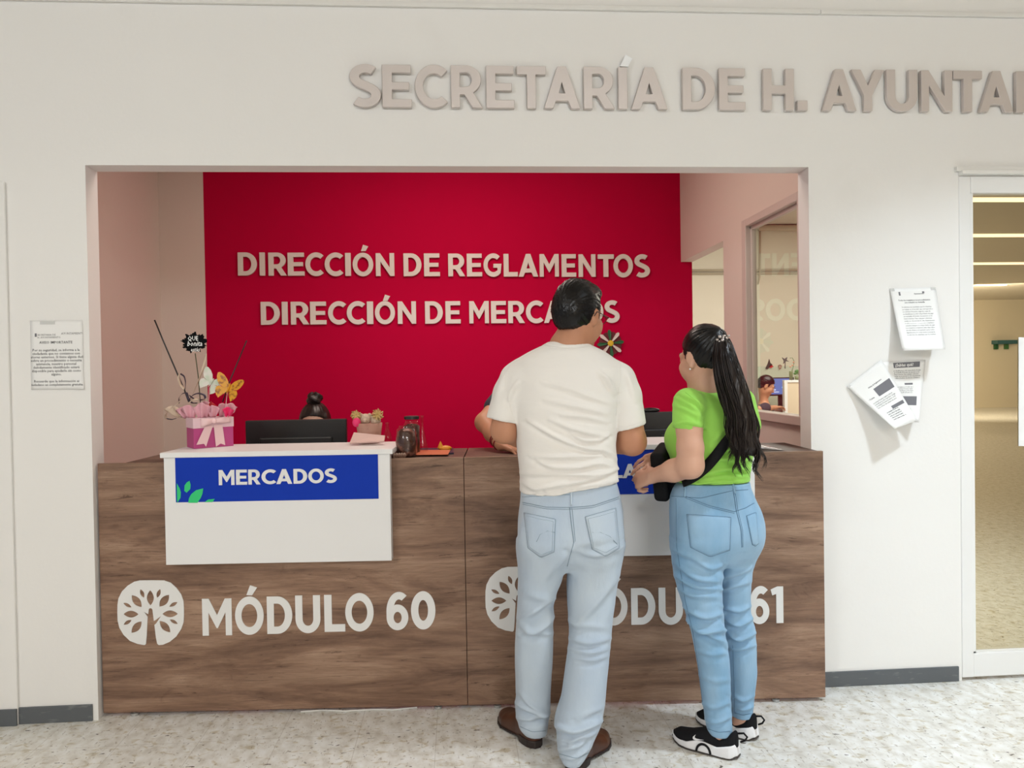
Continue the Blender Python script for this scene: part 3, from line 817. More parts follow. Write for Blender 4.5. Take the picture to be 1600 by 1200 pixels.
# ------------------------------------------------------------------ sculpting with distance fields
class Field:
    def __init__(s, lo, hi, h):
        s.lo = np.array(lo, float); s.h = h
        n = np.ceil((np.array(hi)-s.lo)/h).astype(int)+1
        s.ax = [s.lo[i]+h*np.arange(n[i]) for i in range(3)]
        s.d = np.full(tuple(n), 0.2, np.float32)
    def _sl(s, lo, hi, pad):
        r = []
        for i in range(3):
            a = int(max(0, math.floor((lo[i]-pad-s.lo[i])/s.h))); b = int(min(len(s.ax[i]), math.ceil((hi[i]+pad-s.lo[i])/s.h)+1))
            r.append(slice(a, max(a, b)))
        return tuple(r)
    def put(s, fn, lo, hi, k=0.01, pad=0.035, op='add'):
        sl = s._sl(lo, hi, pad)
        X = s.ax[0][sl[0]][:, None, None]; Y = s.ax[1][sl[1]][None, :, None]; Z = s.ax[2][sl[2]][None, None, :]
        if min(X.size, Y.size, Z.size) == 0: return s
        b = np.broadcast_to(fn(X, Y, Z), (X.size, Y.size, Z.size)); a = s.d[sl]
        if op == 'add':
            if k > 0:
                t = np.clip(.5+.5*(b-a)/k, 0, 1); s.d[sl] = b*(1-t)+a*t-k*t*(1-t)
            else: s.d[sl] = np.minimum(a, b)
        else:
            b = -b
            if k > 0:
                t = np.clip(.5-.5*(b-a)/k, 0, 1); s.d[sl] = b*(1-t)+a*t+k*t*(1-t)
            else: s.d[sl] = np.maximum(a, b)
        return s
    def cone(s, p, q, ra, rb, k=0.012, op='add'):
        p = np.array(p, float); q = np.array(q, float); v = q-p; L2 = v@v+1e-12
        def fn(X, Y, Z):
            t = np.clip(((X-p[0])*v[0]+(Y-p[1])*v[1]+(Z-p[2])*v[2])/L2, 0, 1)
            return np.sqrt((X-p[0]-t*v[0])**2+(Y-p[1]-t*v[1])**2+(Z-p[2]-t*v[2])**2)-(ra+(rb-ra)*t)
        R = max(ra, rb)
        return s.put(fn, np.minimum(p, q)-R, np.maximum(p, q)+R, k, op=op)
    def chain(s, pts, rs, k=0.012):
        for i in range(len(pts)-1): s.cone(pts[i], pts[i+1], rs[i], rs[i+1], k)
        return s
    def ell(s, c, r, R=None, k=0.012, op='add'):
        c = np.array(c, float); r = np.array(r, float); R = np.eye(3) if R is None else np.array(R)
        def fn(X, Y, Z):
            dx, dy, dz = X-c[0], Y-c[1], Z-c[2]
            l = [(dx*R[0, i]+dy*R[1, i]+dz*R[2, i])/r[i] for i in range(3)]
            k0 = np.sqrt(l[0]**2+l[1]**2+l[2]**2)+1e-9
            k1 = np.sqrt((l[0]/r[0])**2+(l[1]/r[1])**2+(l[2]/r[2])**2)+1e-9
            return k0*(k0-1)/k1
        m = r.max(); return s.put(fn, c-m, c+m, k, op=op)
    def stack(s, sl, k=0.012, n=2.2, caps=(0.004, 0.004)):
        """slices (z, cx, cy, rx, ry) -> tube with super-elliptic sections"""
        A = np.array(sorted(sl), float); z = A[:, 0]
        # gentle smoothing through resampling
        zz = np.linspace(z[0], z[-1], 160); B = [np.interp(zz, z, A[:, i]) for i in range(1, 5)]
        ker = np.hanning(9); ker /= ker.sum()
        B = [np.convolve(np.pad(b, 4, mode='edge'), ker, 'valid') for b in B]
        def fn(X, Y, Z):
            cx, cy, rx, ry = [np.interp(Z, zz, b) for b in B]
            m = (np.abs((X-cx)/rx)**n+np.abs((Y-cy)/ry)**n)**(1/n)
            d = (m-1)*np.minimum(rx, ry)
            return np.maximum(d, np.maximum(Z-z[-1], z[0]-Z))
        lo = (np.min(B[0]-B[2]), np.min(B[1]-B[3]), z[0]); hi = (np.max(B[0]+B[2]), np.max(B[1]+B[3]), z[-1])
        return s.put(fn, lo, hi, k)
    def plane_cut(s, p, n):
        """remove everything on the side n points to"""
        p = np.array(p, float); n = np.array(n, float); n /= np.linalg.norm(n)
        X = s.ax[0][:, None, None]; Y = s.ax[1][None, :, None]; Z = s.ax[2][None, None, :]
        s.d = np.maximum(s.d, ((X-p[0])*n[0]+(Y-p[1])*n[1]+(Z-p[2])*n[2]).astype(np.float32)); return s
    def mesh(s, smooth=1):
        V, Q = nets(s.d, s.lo, s.h)
        return relax(V, Q, smooth), Q


def nets(d, lo, h):
    S = d < 0
    n = np.array(d.shape)-1
    off = [(i, j, k) for i in (0, 1) for j in (0, 1) for k in (0, 1)]
    cnt = np.zeros(tuple(n), np.int8)
    for (i, j, k) in off: cnt += S[i:i+n[0], j:j+n[1], k:k+n[2]]
    mixed = (cnt > 0) & (cnt < 8)
    C = np.argwhere(mixed)
    val = {o: d[C[:, 0]+o[0], C[:, 1]+o[1], C[:, 2]+o[2]] for o in off}
    acc = np.zeros((len(C), 3)); num = np.zeros(len(C))
    for o in off:
        for ax in range(3):
            if o[ax] == 1: continue
            p = list(o); p[ax] = 1; p = tuple(p)
            a, b = val[o], val[p]; m = (a < 0) != (b < 0)
            t = np.where(m, a/np.where(m, a-b, 1), 0)
            P = np.tile(np.array(o, float), (len(C), 1)); P[:, ax] += t
            acc += np.where(m[:, None], P, 0); num += m
    V = lo + h*(C+acc/num[:, None])
    idx = -np.ones(tuple(n), np.int64); idx[mixed] = np.arange(len(C))
    Q = []
    for ax in range(3):
        a, b = [(1, 2), (2, 0), (0, 1)][ax]
        s0 = [slice(None)]*3; s1 = [slice(None)]*3
        s0[ax] = slice(0, -1); s1[ax] = slice(1, None)
        A = S[tuple(s0)]; B = S[tuple(s1)]
        E = np.argwhere(A != B)
        ok = (E[:, a] >= 1) & (E[:, b] >= 1) & (E[:, a] < n[a]) & (E[:, b] < n[b])
        E = E[ok]
        def g(da, db):
            T = E.copy(); T[:, a] -= da; T[:, b] -= db; return idx[T[:, 0], T[:, 1], T[:, 2]]
        q = np.stack([g(1, 1), g(0, 1), g(0, 0), g(1, 0)], 1)
        fl = A[E[:, 0], E[:, 1], E[:, 2]]
        q = np.where(fl[:, None], q, q[:, ::-1]); Q.append(q)
    Q = np.concatenate(Q); Q = Q[(Q >= 0).all(1)]
    return V, Q


def edges_of(Q):
    e = np.concatenate([Q[:, [0, 1]], Q[:, [1, 2]], Q[:, [2, 3]], Q[:, [3, 0]]]); return e


def relax(V, Q, it=1, lam=0.5):
    e = edges_of(Q); N = len(V)
    deg = np.bincount(e[:, 0], minlength=N)+np.bincount(e[:, 1], minlength=N)+1e-9
    for _ in range(it):
        S_ = np.stack([np.bincount(e[:, 0], V[e[:, 1], i], N)+np.bincount(e[:, 1], V[e[:, 0], i], N) for i in range(3)], 1)
        V = V+lam*(S_/deg[:, None]-V)
    return V


def vnormals(V, Q):
    n = np.cross(V[Q[:, 2]]-V[Q[:, 0]], V[Q[:, 3]]-V[Q[:, 1]])
    N = np.stack([sum(np.bincount(Q[:, j], n[:, i], len(V)) for j in range(4)) for i in range(3)], 1)
    return N/(np.linalg.norm(N, axis=1, keepdims=True)+1e-12)


def folds(V, Q, curves, pnoise=(0.0, 12.0)):
    """cloth creases: each curve (photo-measured points, height in m, half width in px); raised ridge with a valley under it"""
    N = vnormals(V, Q); pxv = proj(V)
    facing = ((CC-V)*N).sum(1)/np.linalg.norm(CC-V, axis=1)
    disp = np.zeros(len(V))
    for pts, amp, wd in curves:
        p = np.array(pts, float)
        # resample smoothly
        t = np.arange(len(p)); tt = np.linspace(0, len(p)-1, 6*(len(p)-1)+1)
        p = np.stack([np.interp(tt, t, p[:, 0]), np.interp(tt, t, p[:, 1])], 1)
        for _ in range(4): p[1:-1] = (p[:-2]+2*p[1:-1]+p[2:])/4
        best = np.full(len(V), 1e9); sgn = np.zeros(len(V)); tp = np.zeros(len(V))
        for i in range(len(p)-1):
            a, b = p[i], p[i+1]; ab = b-a; L2 = ab@ab+1e-9
            u = np.clip(((pxv-a)@ab)/L2, 0, 1); q = pxv-a-u[:, None]*ab
            dd = np.hypot(q[:, 0], q[:, 1]); m = dd < best
            best[m] = dd[m]; sgn[m] = (q[:, 1])[m]; tp[m] = ((i+u)/(len(p)-1))[m]
        env = np.sin(math.pi*np.clip(tp, 0.03, .97))**0.5
        x = np.where(sgn >= 0, best, -best)
        prof = np.exp(-(x/wd)**2) - 0.75*np.exp(-((x-1.9*wd)/(1.2*wd))**2)
        disp += np.where(facing > -0.15, 1.85*amp*env*prof*np.clip((facing+.15)*3, 0, 1), 0)
    if pnoise[0]:
        disp += np.array([pnoise[0]*noise.noise(Vector(v)*pnoise[1]) for v in V])
    return V+N*disp[:, None]


# ------------------------------------------------------------------ people
def rotz(a): c, s_ = math.cos(a), math.sin(a); return np.array([[c, -s_, 0], [s_, c, 0], [0, 0, 1]])
def rotx(a): c, s_ = math.cos(a), math.sin(a); return np.array([[1, 0, 0], [0, c, -s_], [0, s_, c]])
def roty(a): c, s_ = math.cos(a), math.sin(a); return np.array([[c, 0, s_], [0, 1, 0], [-s_, 0, c]])


class Head:
    """local frame: x to the person's right, y forward, z up"""
    def __init__(s, c, yaw, pitch=0.0, scale=0.95, roll=0.0):
        s.c = np.array(c, float); s.s = scale; s.M = rotz(yaw) @ rotx(pitch) @ roty(roll)
    def w(s, p): return s.c + s.s*(s.M @ np.array(p, float))
    def loc(s, V): return ((V-s.c) @ s.M)/s.s
    def sculpt(s, F, soft=False):
        E = lambda c, r, k=.012, op='add', R=None: F.ell(s.w(c), np.array(r)*s.s, s.M if R is None else s.M @ R, k*s.s, op)
        K = lambda p, q, a, b, k=.01: F.cone(s.w(p), s.w(q), a*s.s, b*s.s, k*s.s)
        E((0, -.015, .03), (.075, .096, .093))
        E((0, .03, -.035), (.060, .062, .085), .02)
        E((0, .062, -.102), (.026, .024, .022), .025)
        for x in (-1, 1):
            E((x*.044, .012, -.068), (.02, .03, .03), .03)
            E((x*.040, .066, -.022), (.022, .02, .02), .025)
            E((x*.050, .044, -.040), (.020, .026, .030), .02)
            E((x*.030, .098, .008), (.016, .013, .010), .012, 'sub')
            E((x*.031, .081, .006), (.0135, .0125, .0125), .006)
            K((x*.014, .088, .026), (x*.045, .074, .026), .011, .009, .014)
            E((x*.012, .098, -.034), (.009, .009, .008), .008)
            # ear
            R = roty(x*.12) @ rotz(-x*.35)
            E((x*.078, -.012, -.004), (.0085, .018, .031), .006, R=R)
            E((x*.078, -.014, -.026), (.008, .012, .013), .006, R=R)
            E((x*.089, -.012, .002), (.006, .012, .018), .005, 'sub', R=R)
        K((0, .086, .014), (0, .104, -.028), .009, .012, .012)
        E((0, .106, -.028), (.011, .010, .009), .008)
        E((0, .086, -.058), (.024, .012, .0055), .008)
        E((0, .085, -.068), (.020, .012, .006), .008)
        return s
    def eyes(s, parent):
        for x in (-1, 1):
            mb = MB().ball(s.w((x*.031, .079, .006)), .0122*s.s, 14, 8)
            c = s.w((x*.031, .079, .006))
            o = mb.build('eye', M_EYE, None, smooth=True, origin=c); adopt(o, parent)
            c2 = s.w((x*.031, .0882, .006)); o2 = MB().ball(c2, .0045*s.s, 10, 6).build('iris', M_IRIS, None, smooth=True, origin=c2)
            o2.parent = o; o2.location = Vector(c2-c)
            P = [s.w((x*(.014+.034*t), .096-.018*t*t, .030+.006*math.sin(math.pi*t))) for t in np.linspace(0, 1, 7)]
            adopt(MB().tube(P, [.0025, .0035, .004, .004, .0035, .003, .0015], 6).build('eyebrow', M_HAIR, smooth=True), parent)
    def hair(s, thick, zline, h=0.004, amp=0.002, comb=None, extra=None, seed=0):
        """hair shell over the cranium; zline: list of (y, zmin) hairline"""
        zl = np.array(zline)
        F = Field(s.c-.17*s.s, s.c+.17*s.s, h)
        F.ell(s.w((0, -.017, .032)), np.array((.076+thick[0], .097+thick[1], .094+thick[2]))*s.s, s.M, .01)
        if extra: extra(F)
        X = F.ax[0][:, None, None]-s.c[0]; Y = F.ax[1][None, :, None]-s.c[1]; Z = F.ax[2][None, None, :]-s.c[2]
        M = s.M; lx = (X*M[0, 0]+Y*M[1, 0]+Z*M[2, 0])/s.s; ly = (X*M[0, 1]+Y*M[1, 1]+Z*M[2, 1])/s.s; lz = (X*M[0, 2]+Y*M[1, 2]+Z*M[2, 2])/s.s
        zm = np.interp(ly, zl[:, 0], zl[:, 1])
        clip = (zm-lz)*.6*s.s
        F.d = np.maximum(F.d, clip.astype(np.float32))
        V, Q = F.mesh(1)
        L = s.loc(V); N = vnormals(V, Q)
        if comb is not None:
            g = comb(L)   # scalar across the strand direction (radians-like), second coordinate along
            dsp = np.array([noise.noise(Vector((a*1.0, b*.25, seed))) + .5*noise.noise(Vector((a*2.6, b*.4, seed+3))) for a, b in g])
            V = V+N*(amp*dsp)[:, None]
        return V, Q


def hand(F, wrist, fwd, back, side, curl=0.5, s=1.0, spread=0.06, k=0.006, thumb_in=0.5):
    """fwd: direction of the palm; back: normal on the back of the hand; side=+1 thumb on the +lat side"""
    wrist = np.array(wrist, float); f = np.array(fwd, float); f /= np.linalg.norm(f)
    b = np.array(back, float); b -= (b@f)*f; b /= np.linalg.norm(b); lat = np.cross(f, b)*side
    kn = []
    for i, (a, L) in enumerate(((.030, .090), (.010, .094), (-.010, .090), (-.029, .080))):
        p = wrist+f*L*s+lat*a*s; kn.append(p)
        F.cone(wrist+lat*a*.55*s+f*.008*s, p, .0135*s, .0105*s, .012)
    F.cone(wrist+f*.02*s+lat*.01*s, wrist+f*.07*s, .016*s, .014*s, .012)
    LN = ((.042, .025, .020), (.046, .029, .021), (.042, .027, .020), (.033, .020, .018)); RD = (.0088, .009, .0085, .0075)
    for i in range(4):
        p = kn[i]; ang = curl*(.55+.08*i)
        d0 = f+lat*spread*(1.5-i); d0 /= np.linalg.norm(d0)
        for j in range(3):
            d = d0*math.cos(ang)-b*math.sin(ang)
            q = p+d*LN[i][j]*s; r0 = RD[i]*s*(1-.10*j)
            F.cone(p, q, r0, r0*.92, .004); p = q; ang += curl*(.95-.1*j)
    p = wrist+f*.022*s+lat*.026*s
    d = f*.62+lat*.62-b*.35*thumb_in; d /= np.linalg.norm(d); q = p+d*.042*s
    F.cone(wrist+f*.012*s+lat*.012*s, p, .014*s, .013*s, .012); F.cone(p, q, .0125*s, .0098*s, .008)
    d2 = f*.85+lat*.15-b*.55*thumb_in; d2 /= np.linalg.norm(d2); q2 = q+d2*.030*s
    F.cone(q, q2, .0096*s, .0085*s, .005); F.cone(q2, q2+(d2-b*.25)*.020*s, .0085*s, .0072*s, .005)


def slices(rows, n=None):
    """(py, xl, xr, Y, ry) in photo pixels -> (z, cx, cy, rx, ry)"""
    out = []
    for py, xl, xr, Y, ry in rows:
        a = at(xl, py, Y); b = at(xr, py, Y)
        out.append(((a[2]+b[2])/2, (a[0]+b[0])/2, Y, (b[0]-a[0])/2, ry))
    return out


def sdf_obj(name, V, Q, m, parent):
    c = V.mean(0)
    me = np_mesh(name, V-c, Q); o = link(name, me, m, None, tuple(c))
    if parent is not None: adopt(o, parent)
    return o


def bvh(V, Q): return BVHTree.FromPolygons([Vector(v) for v in V], [tuple(int(i) for i in q) for q in Q])


def hit(B, px, py, off=0.0):
    d = Vector(ray(px, py)).normalized()
    loc, nor, i, t = B.ray_cast(Vector(CC), d)
    if loc is None: return None
    if nor.dot(d) > 0: nor = -nor
    return np.array(loc+nor*off)


def seam(mb, B, pts, r=0.0011, off=0.0006, n=14):
    p = np.array(pts, float); t = np.arange(len(p)); tt = np.linspace(0, len(p)-1, n*(len(p)-1)+1)
    p = np.stack([np.interp(tt, t, p[:, 0]), np.interp(tt, t, p[:, 1])], 1)
    for _ in range(2): p[1:-1] = (p[:-2]+2*p[1:-1]+p[2:])/4
    H = [hit(B, x, y, off) for x, y in p]; H = [q for q in H if q is not None]
    run = []
    for q in H:
        if run and np.linalg.norm(q-run[-1]) > 0.03:
            if len(run) > 2: mb.tube(run, r, 5)
            run = []
        run.append(q)
    if len(run) > 2: mb.tube(run, r, 5)


def patch(B, quadpx, tip=0.0, off=0.0025, n=14):
    """pocket patch laid on the cloth: corners TL TR BR BL in pixels, tip = px the middle of the lower edge drops"""
    TL, TR, BR, BL = [np.array(q, float) for q in quadpx]
    P = np.zeros((n, n, 3))
    for i, u in enumerate(np.linspace(0, 1, n)):
        for j, v in enumerate(np.linspace(0, 1, n)):
            q = (TL*(1-u)+TR*u)*(1-v)+(BL*(1-u)+BR*u)*v
            q[1] += tip*v*(1-abs(2*u-1))
            e = min(u, 1-u, v, 1-v); h = hit(B, q[0], q[1], off*min(1, e*9+.15))
            P[i, j] = h if h is not None else (P[i, j-1] if j else P[i-1, j])
    return P


def denim(name, c, c2):
    m = mat(name, c, 0.85, noise_mix=(c2, 7, 0.32, 0.68, (1.0, 1.0, 0.45)), bump=(48, 0.22, (1, 1, .35)), sheen=0.15, spec=0.2)
    return m


M_SKIN = mat('tan_skin', (0.53, 0.255, 0.15, 1), 0.5, noise_mix=((0.46, 0.21, 0.12, 1), 14, .4, .75, (1, 1, 1)), spec=0.35)
M_SKINF = mat('light_skin', (0.66, 0.385, 0.275, 1), 0.48, noise_mix=((0.60, 0.325, 0.225, 1), 14, .4, .75, (1, 1, 1)), spec=0.35)
M_EYE = mat('eye_white', (0.8, 0.78, 0.75, 1), 0.2)
M_IRIS = mat('brown_iris', (0.03, 0.015, 0.008, 1), 0.15)
M_HAIR = mat('black_hair', (0.0045, 0.004, 0.0045, 1), 0.27, spec=0.32, bump=(160, 0.10, (1, 1, .12)))
M_HAIRD = mat('dark_brown_hair', (0.014, 0.0085, 0.007, 1), 0.34, spec=0.35)
M_TEE = mat('off_white_cotton', (0.83, 0.80, 0.76, 1), 0.9, bump=(22, 0.16, (1, 1, 2)), sheen=0.1, spec=0.15)
M_GREEN = mat('lime_green_cotton', (0.33, 0.68, 0.115, 1), 0.85, bump=(700, 0.03, (1, 1, 1)), sheen=0.1, spec=0.15)
M_DENIM1 = denim('pale_blue_denim', (0.43, 0.515, 0.62, 1), (0.52, 0.60, 0.68, 1))
M_DENIM2 = denim('light_blue_denim', (0.20, 0.38, 0.575, 1), (0.33, 0.50, 0.67, 1))
M_STITCH1 = mat('grey_blue_thread', (0.22, 0.30, 0.37, 1), 0.8)
M_STITCH2 = mat('dark_blue_thread', (0.10, 0.20, 0.32, 1), 0.8)
M_BROWNL = mat('brown_leather', (0.088, 0.028, 0.011, 1), 0.33, noise_mix=((0.05, 0.016, 0.008, 1), 9, .4, .7, (1, 1, 1)), coat=0.1)
M_SOLE = mat('dark_brown_sole', (0.020, 0.011, 0.009, 1), 0.5)
M_KNIT = mat('black_mesh_fabric', (0.010, 0.010, 0.012, 1), 0.85, bump=(500, .2, (1, 1, 1)), spec=0.2)
M_FOAM = mat('white_foam_sole', (0.82, 0.82, 0.84, 1), 0.5)
M_RUBBER = mat('dark_rubber', (0.05, 0.042, 0.04, 1), 0.6)
M_STRAPB = mat('black_webbing', (0.008, 0.008, 0.009, 1), 0.8, bump=(300, .15, (1, 1, 1)), spec=.2)
# ------------------------------------------------------------------ shoes
def shoe_frame(heel, toe):
    heel = np.array(heel, float); toe = np.array(toe, float); d = toe-heel; L = np.linalg.norm(d); d /= L
    lat = np.array([d[1], -d[0], 0])     # to the right of the walking direction
    return heel, d, lat, L


def shoe_field(L, wfun, top, z0, h=0.0035, n=2.6, zmax=.16):
    """last-shaped volume in a local frame (t along the foot, s across, z up)"""
    F = Field((-.03, -.075, -.005), (L+.03, .075, zmax), h)
    def fn(X, Y, Z):
        t = np.clip(X/L, 0, 1); w_, cy = wfun(t); H = np.maximum(top(t), .004)
        end = np.maximum(-X, X-L)
        m = (np.abs((Y-cy)/w_)**n+np.abs(np.maximum(Z-z0(t), 0)/H)**n)**(1/n)
        d = (m-1)*np.minimum(w_, H)
        return np.maximum(np.maximum(d, end), z0(t)-Z)
    return F, fn


def foot_w(heelw, waist, ball, side):
    xs = np.array([0, .03, .08, .18, .38, .55, .68, .80, .90, .96, 1.0])
    ws = np.array([.30, .62, .86, 1.0, waist/heelw, .5*(waist+ball)/heelw, ball/heelw, .94*ball/heelw, .72*ball/heelw, .46*ball/heelw, .10])*heelw
    cs = np.array([0, 0, 0, 0, .004, .004, .002, -.002, -.006, -.009, -.011])*side
    return lambda t: (np.interp(t, xs, ws), np.interp(t, xs, cs))


def to_world(V, fr):
    heel, d, lat, L = fr
    return heel+V[:, :1]*d+V[:, 1:2]*lat+V[:, 2:3]*np.array([0, 0, 1.0])


def dress_shoe(parent, heel, toe, side):
    fr = shoe_frame(heel, toe); L = fr[3]
    wf = foot_w(.034, .030, .049, side)
    z0 = lambda t: np.interp(t, [0, .25, .33, .6, 1], [.024, .024, .012, .008, .012])
    top = lambda t: np.interp(t, [0, .05, .25, .36, .5, .7, .88, 1], [.060, .066, .070, .078, .066, .048, .036, .016])
    F, fn = shoe_field(L, wf, top, z0); F.put(fn, (0, -.07, 0), (L, .07, .15), 0)
    V, Q = F.mesh(2)
    up = sdf_obj('shoe', to_world(V, fr), Q, M_BROWNL, parent)
    up['label'] = 'brown leather dress shoe'
    Fs = Field((-.03, -.075, -.01), (L+.03, .075, .06), .003)
    def sole(X, Y, Z):
        t = np.clip(X/L, 0, 1); w_, cy = wf(t)
        d = np.maximum(np.abs(Y-cy)-w_-.004, np.maximum(-X-.004, X-L-.004))
        zb = np.interp(t, [0, .27, .275, .5, .8, 1], [0, 0, .014, .003, .001, .005])
        return np.maximum(d, np.maximum(zb-Z, Z-z0(t)-.004))
    Fs.put(sole, (0, -.07, 0), (L, .07, .05), 0)
    V, Q = Fs.mesh(1); V[:, 2] = np.maximum(V[:, 2], 0.0005)
    so = sdf_obj('sole', to_world(V, fr), Q, M_SOLE, None); so.parent = up; so.location = so.location-up.location-parent.location
    return up


def sneaker(parent, heel, toe, side, label):
    fr = shoe_frame(heel, toe); L = fr[3]
    wf = foot_w(.035, .034, .043, side)
    z0 = lambda t: np.interp(t, [0, .2, .5, .8, 1], [.030, .030, .024, .018, .020])
    top = lambda t: np.interp(t, [0, .04, .12, .22, .34, .5, .7, .9, 1], [.062, .066, .046, .036, .060, .052, .036, .028, .010])
    F, fn = shoe_field(L, wf, top, z0, h=.003); F.put(fn, (0, -.07, 0), (L, .07, .15), 0)
    V, Q = F.mesh(2)
    up = sdf_obj('sneaker', to_world(V, fr), Q, M_KNIT, parent); up['label'] = label
    def sub(o):
        o.parent = up; o.location = Vector(o.location)-up.location-parent.location; return o
    Fs = Field((-.04, -.08, -.01), (L+.03, .08, .08), .003)
    def mid(X, Y, Z):
        t = np.clip(X/L, 0, 1); w_, cy = wf(t)
        fl = np.interp(t, [0, .2, .5, 1], [.008, .007, .005, .004])*(1-.5*np.clip((Z-.02)/.03, 0, 1))
        d = np.maximum(np.abs(Y-cy)-w_-fl, np.maximum(-X-.010+.25*Z, X-L-.004))
        zt = np.interp(t, [0, .05, .25, .45, .55, .7, .85, 1], [.056, .050, .036, .044, .042, .028, .024, .030])
        zb = np.interp(t, [0, .06, .3, .8, 1], [.014, .006, .006, .006, .014])
        return np.maximum(d, np.maximum(zb-Z, Z-zt))
    Fs.put(mid, (-.02, -.07, 0), (L, .07, .07), 0)
    V, Q = Fs.mesh(2); so = sub(sdf_obj('midsole', to_world(V, fr), Q, M_FOAM, None)); so['label'] = 'white foam midsole'
    Fo = Field((-.04, -.08, -.01), (L+.03, .08, .04), .003)
    def out(X, Y, Z):
        t = np.clip(X/L, 0, 1); w_, cy = wf(t)
        d = np.maximum(np.abs(Y-cy)-w_-.005, np.maximum(-X-.006, X-L-.003))
        zb = np.interp(t, [0, .06, .8, 1], [.006, .0, .0, .008]); return np.maximum(d, np.maximum(zb-Z, Z-zb-.0085))
    Fo.put(out, (-.02, -.07, 0), (L, .07, .03), 0)
    V, Q = Fo.mesh(1); V[:, 2] = np.maximum(V[:, 2], 0.0005); sub(sdf_obj('outsole', to_world(V, fr), Q, M_RUBBER, None))
    # pull loop on the heel
    P = to_world(np.array([(-.002, 0, .088), (-.022, 0, .094), (-.034, 0, .084), (-.026, 0, .070), (-.010, 0, .060)]), fr)
    sub(MB().tube(P, .0035, 6).build('heel_loop', M_KNIT, smooth=True))
    heel_, d, lat, L = fr
    for sd in (-1, 1):
        def pt(t, z, o=.0012):
            w_, cy = wf(np.array(t)); H = top(np.array(t)); zz = max(z-z0(np.array(t)), 0)
            y = float(w_)*(max(0., 1-(zz/float(H))**2.6))**(1/2.6)
            return heel_+d*t*L+lat*(float(cy)+sd*(y+o))+np.array([0, 0, z])
        def ptm(t, z):
            w_, cy = wf(np.array(t)); return heel_+d*t*L+lat*(float(cy)+sd*(float(w_)+.0068))+np.array([0, 0, z])
        # curved stripe mark on the side of the upper
        up_ = [(562, 652), (545, 668), (533, 684), (534, 699), (546, 709), (562, 711), (590, 706), (625, 697), (668, 684), (625, 688), (595, 690), (572, 690), (558, 684), (555, 672)]
        q3 = [pt(.60-(x_-530)/138*.17, .0585-(y_-652)/57*.016) for x_, y_ in up_]
        tr_ = tessellate_polygon([[Vector((x_, -y_, 0)) for x_, y_ in up_]]); n_ = len(q3); e_ = lat*sd*.001
        mk = MB(); mk.add([p+e_ for p in q3]+q3, [tuple(t_) for t_ in tr_]+[tuple(i+n_ for i in reversed(t_)) for t_ in tr_]+[(i, (i+1) % n_, n_+(i+1) % n_, n_+i) for i in range(n_)])
        sub(mk.build('side_mark', M_FOAM))
        a = [ptm(.33+.2*(1-math.cos(x))/2, .007+.030*math.sin(x)) for x in np.linspace(0.05, math.pi-.05, 14)]
        sub(MB().tube(a, .0042, 6).build('midsole_arch', M_KNIT, smooth=True))
    return up


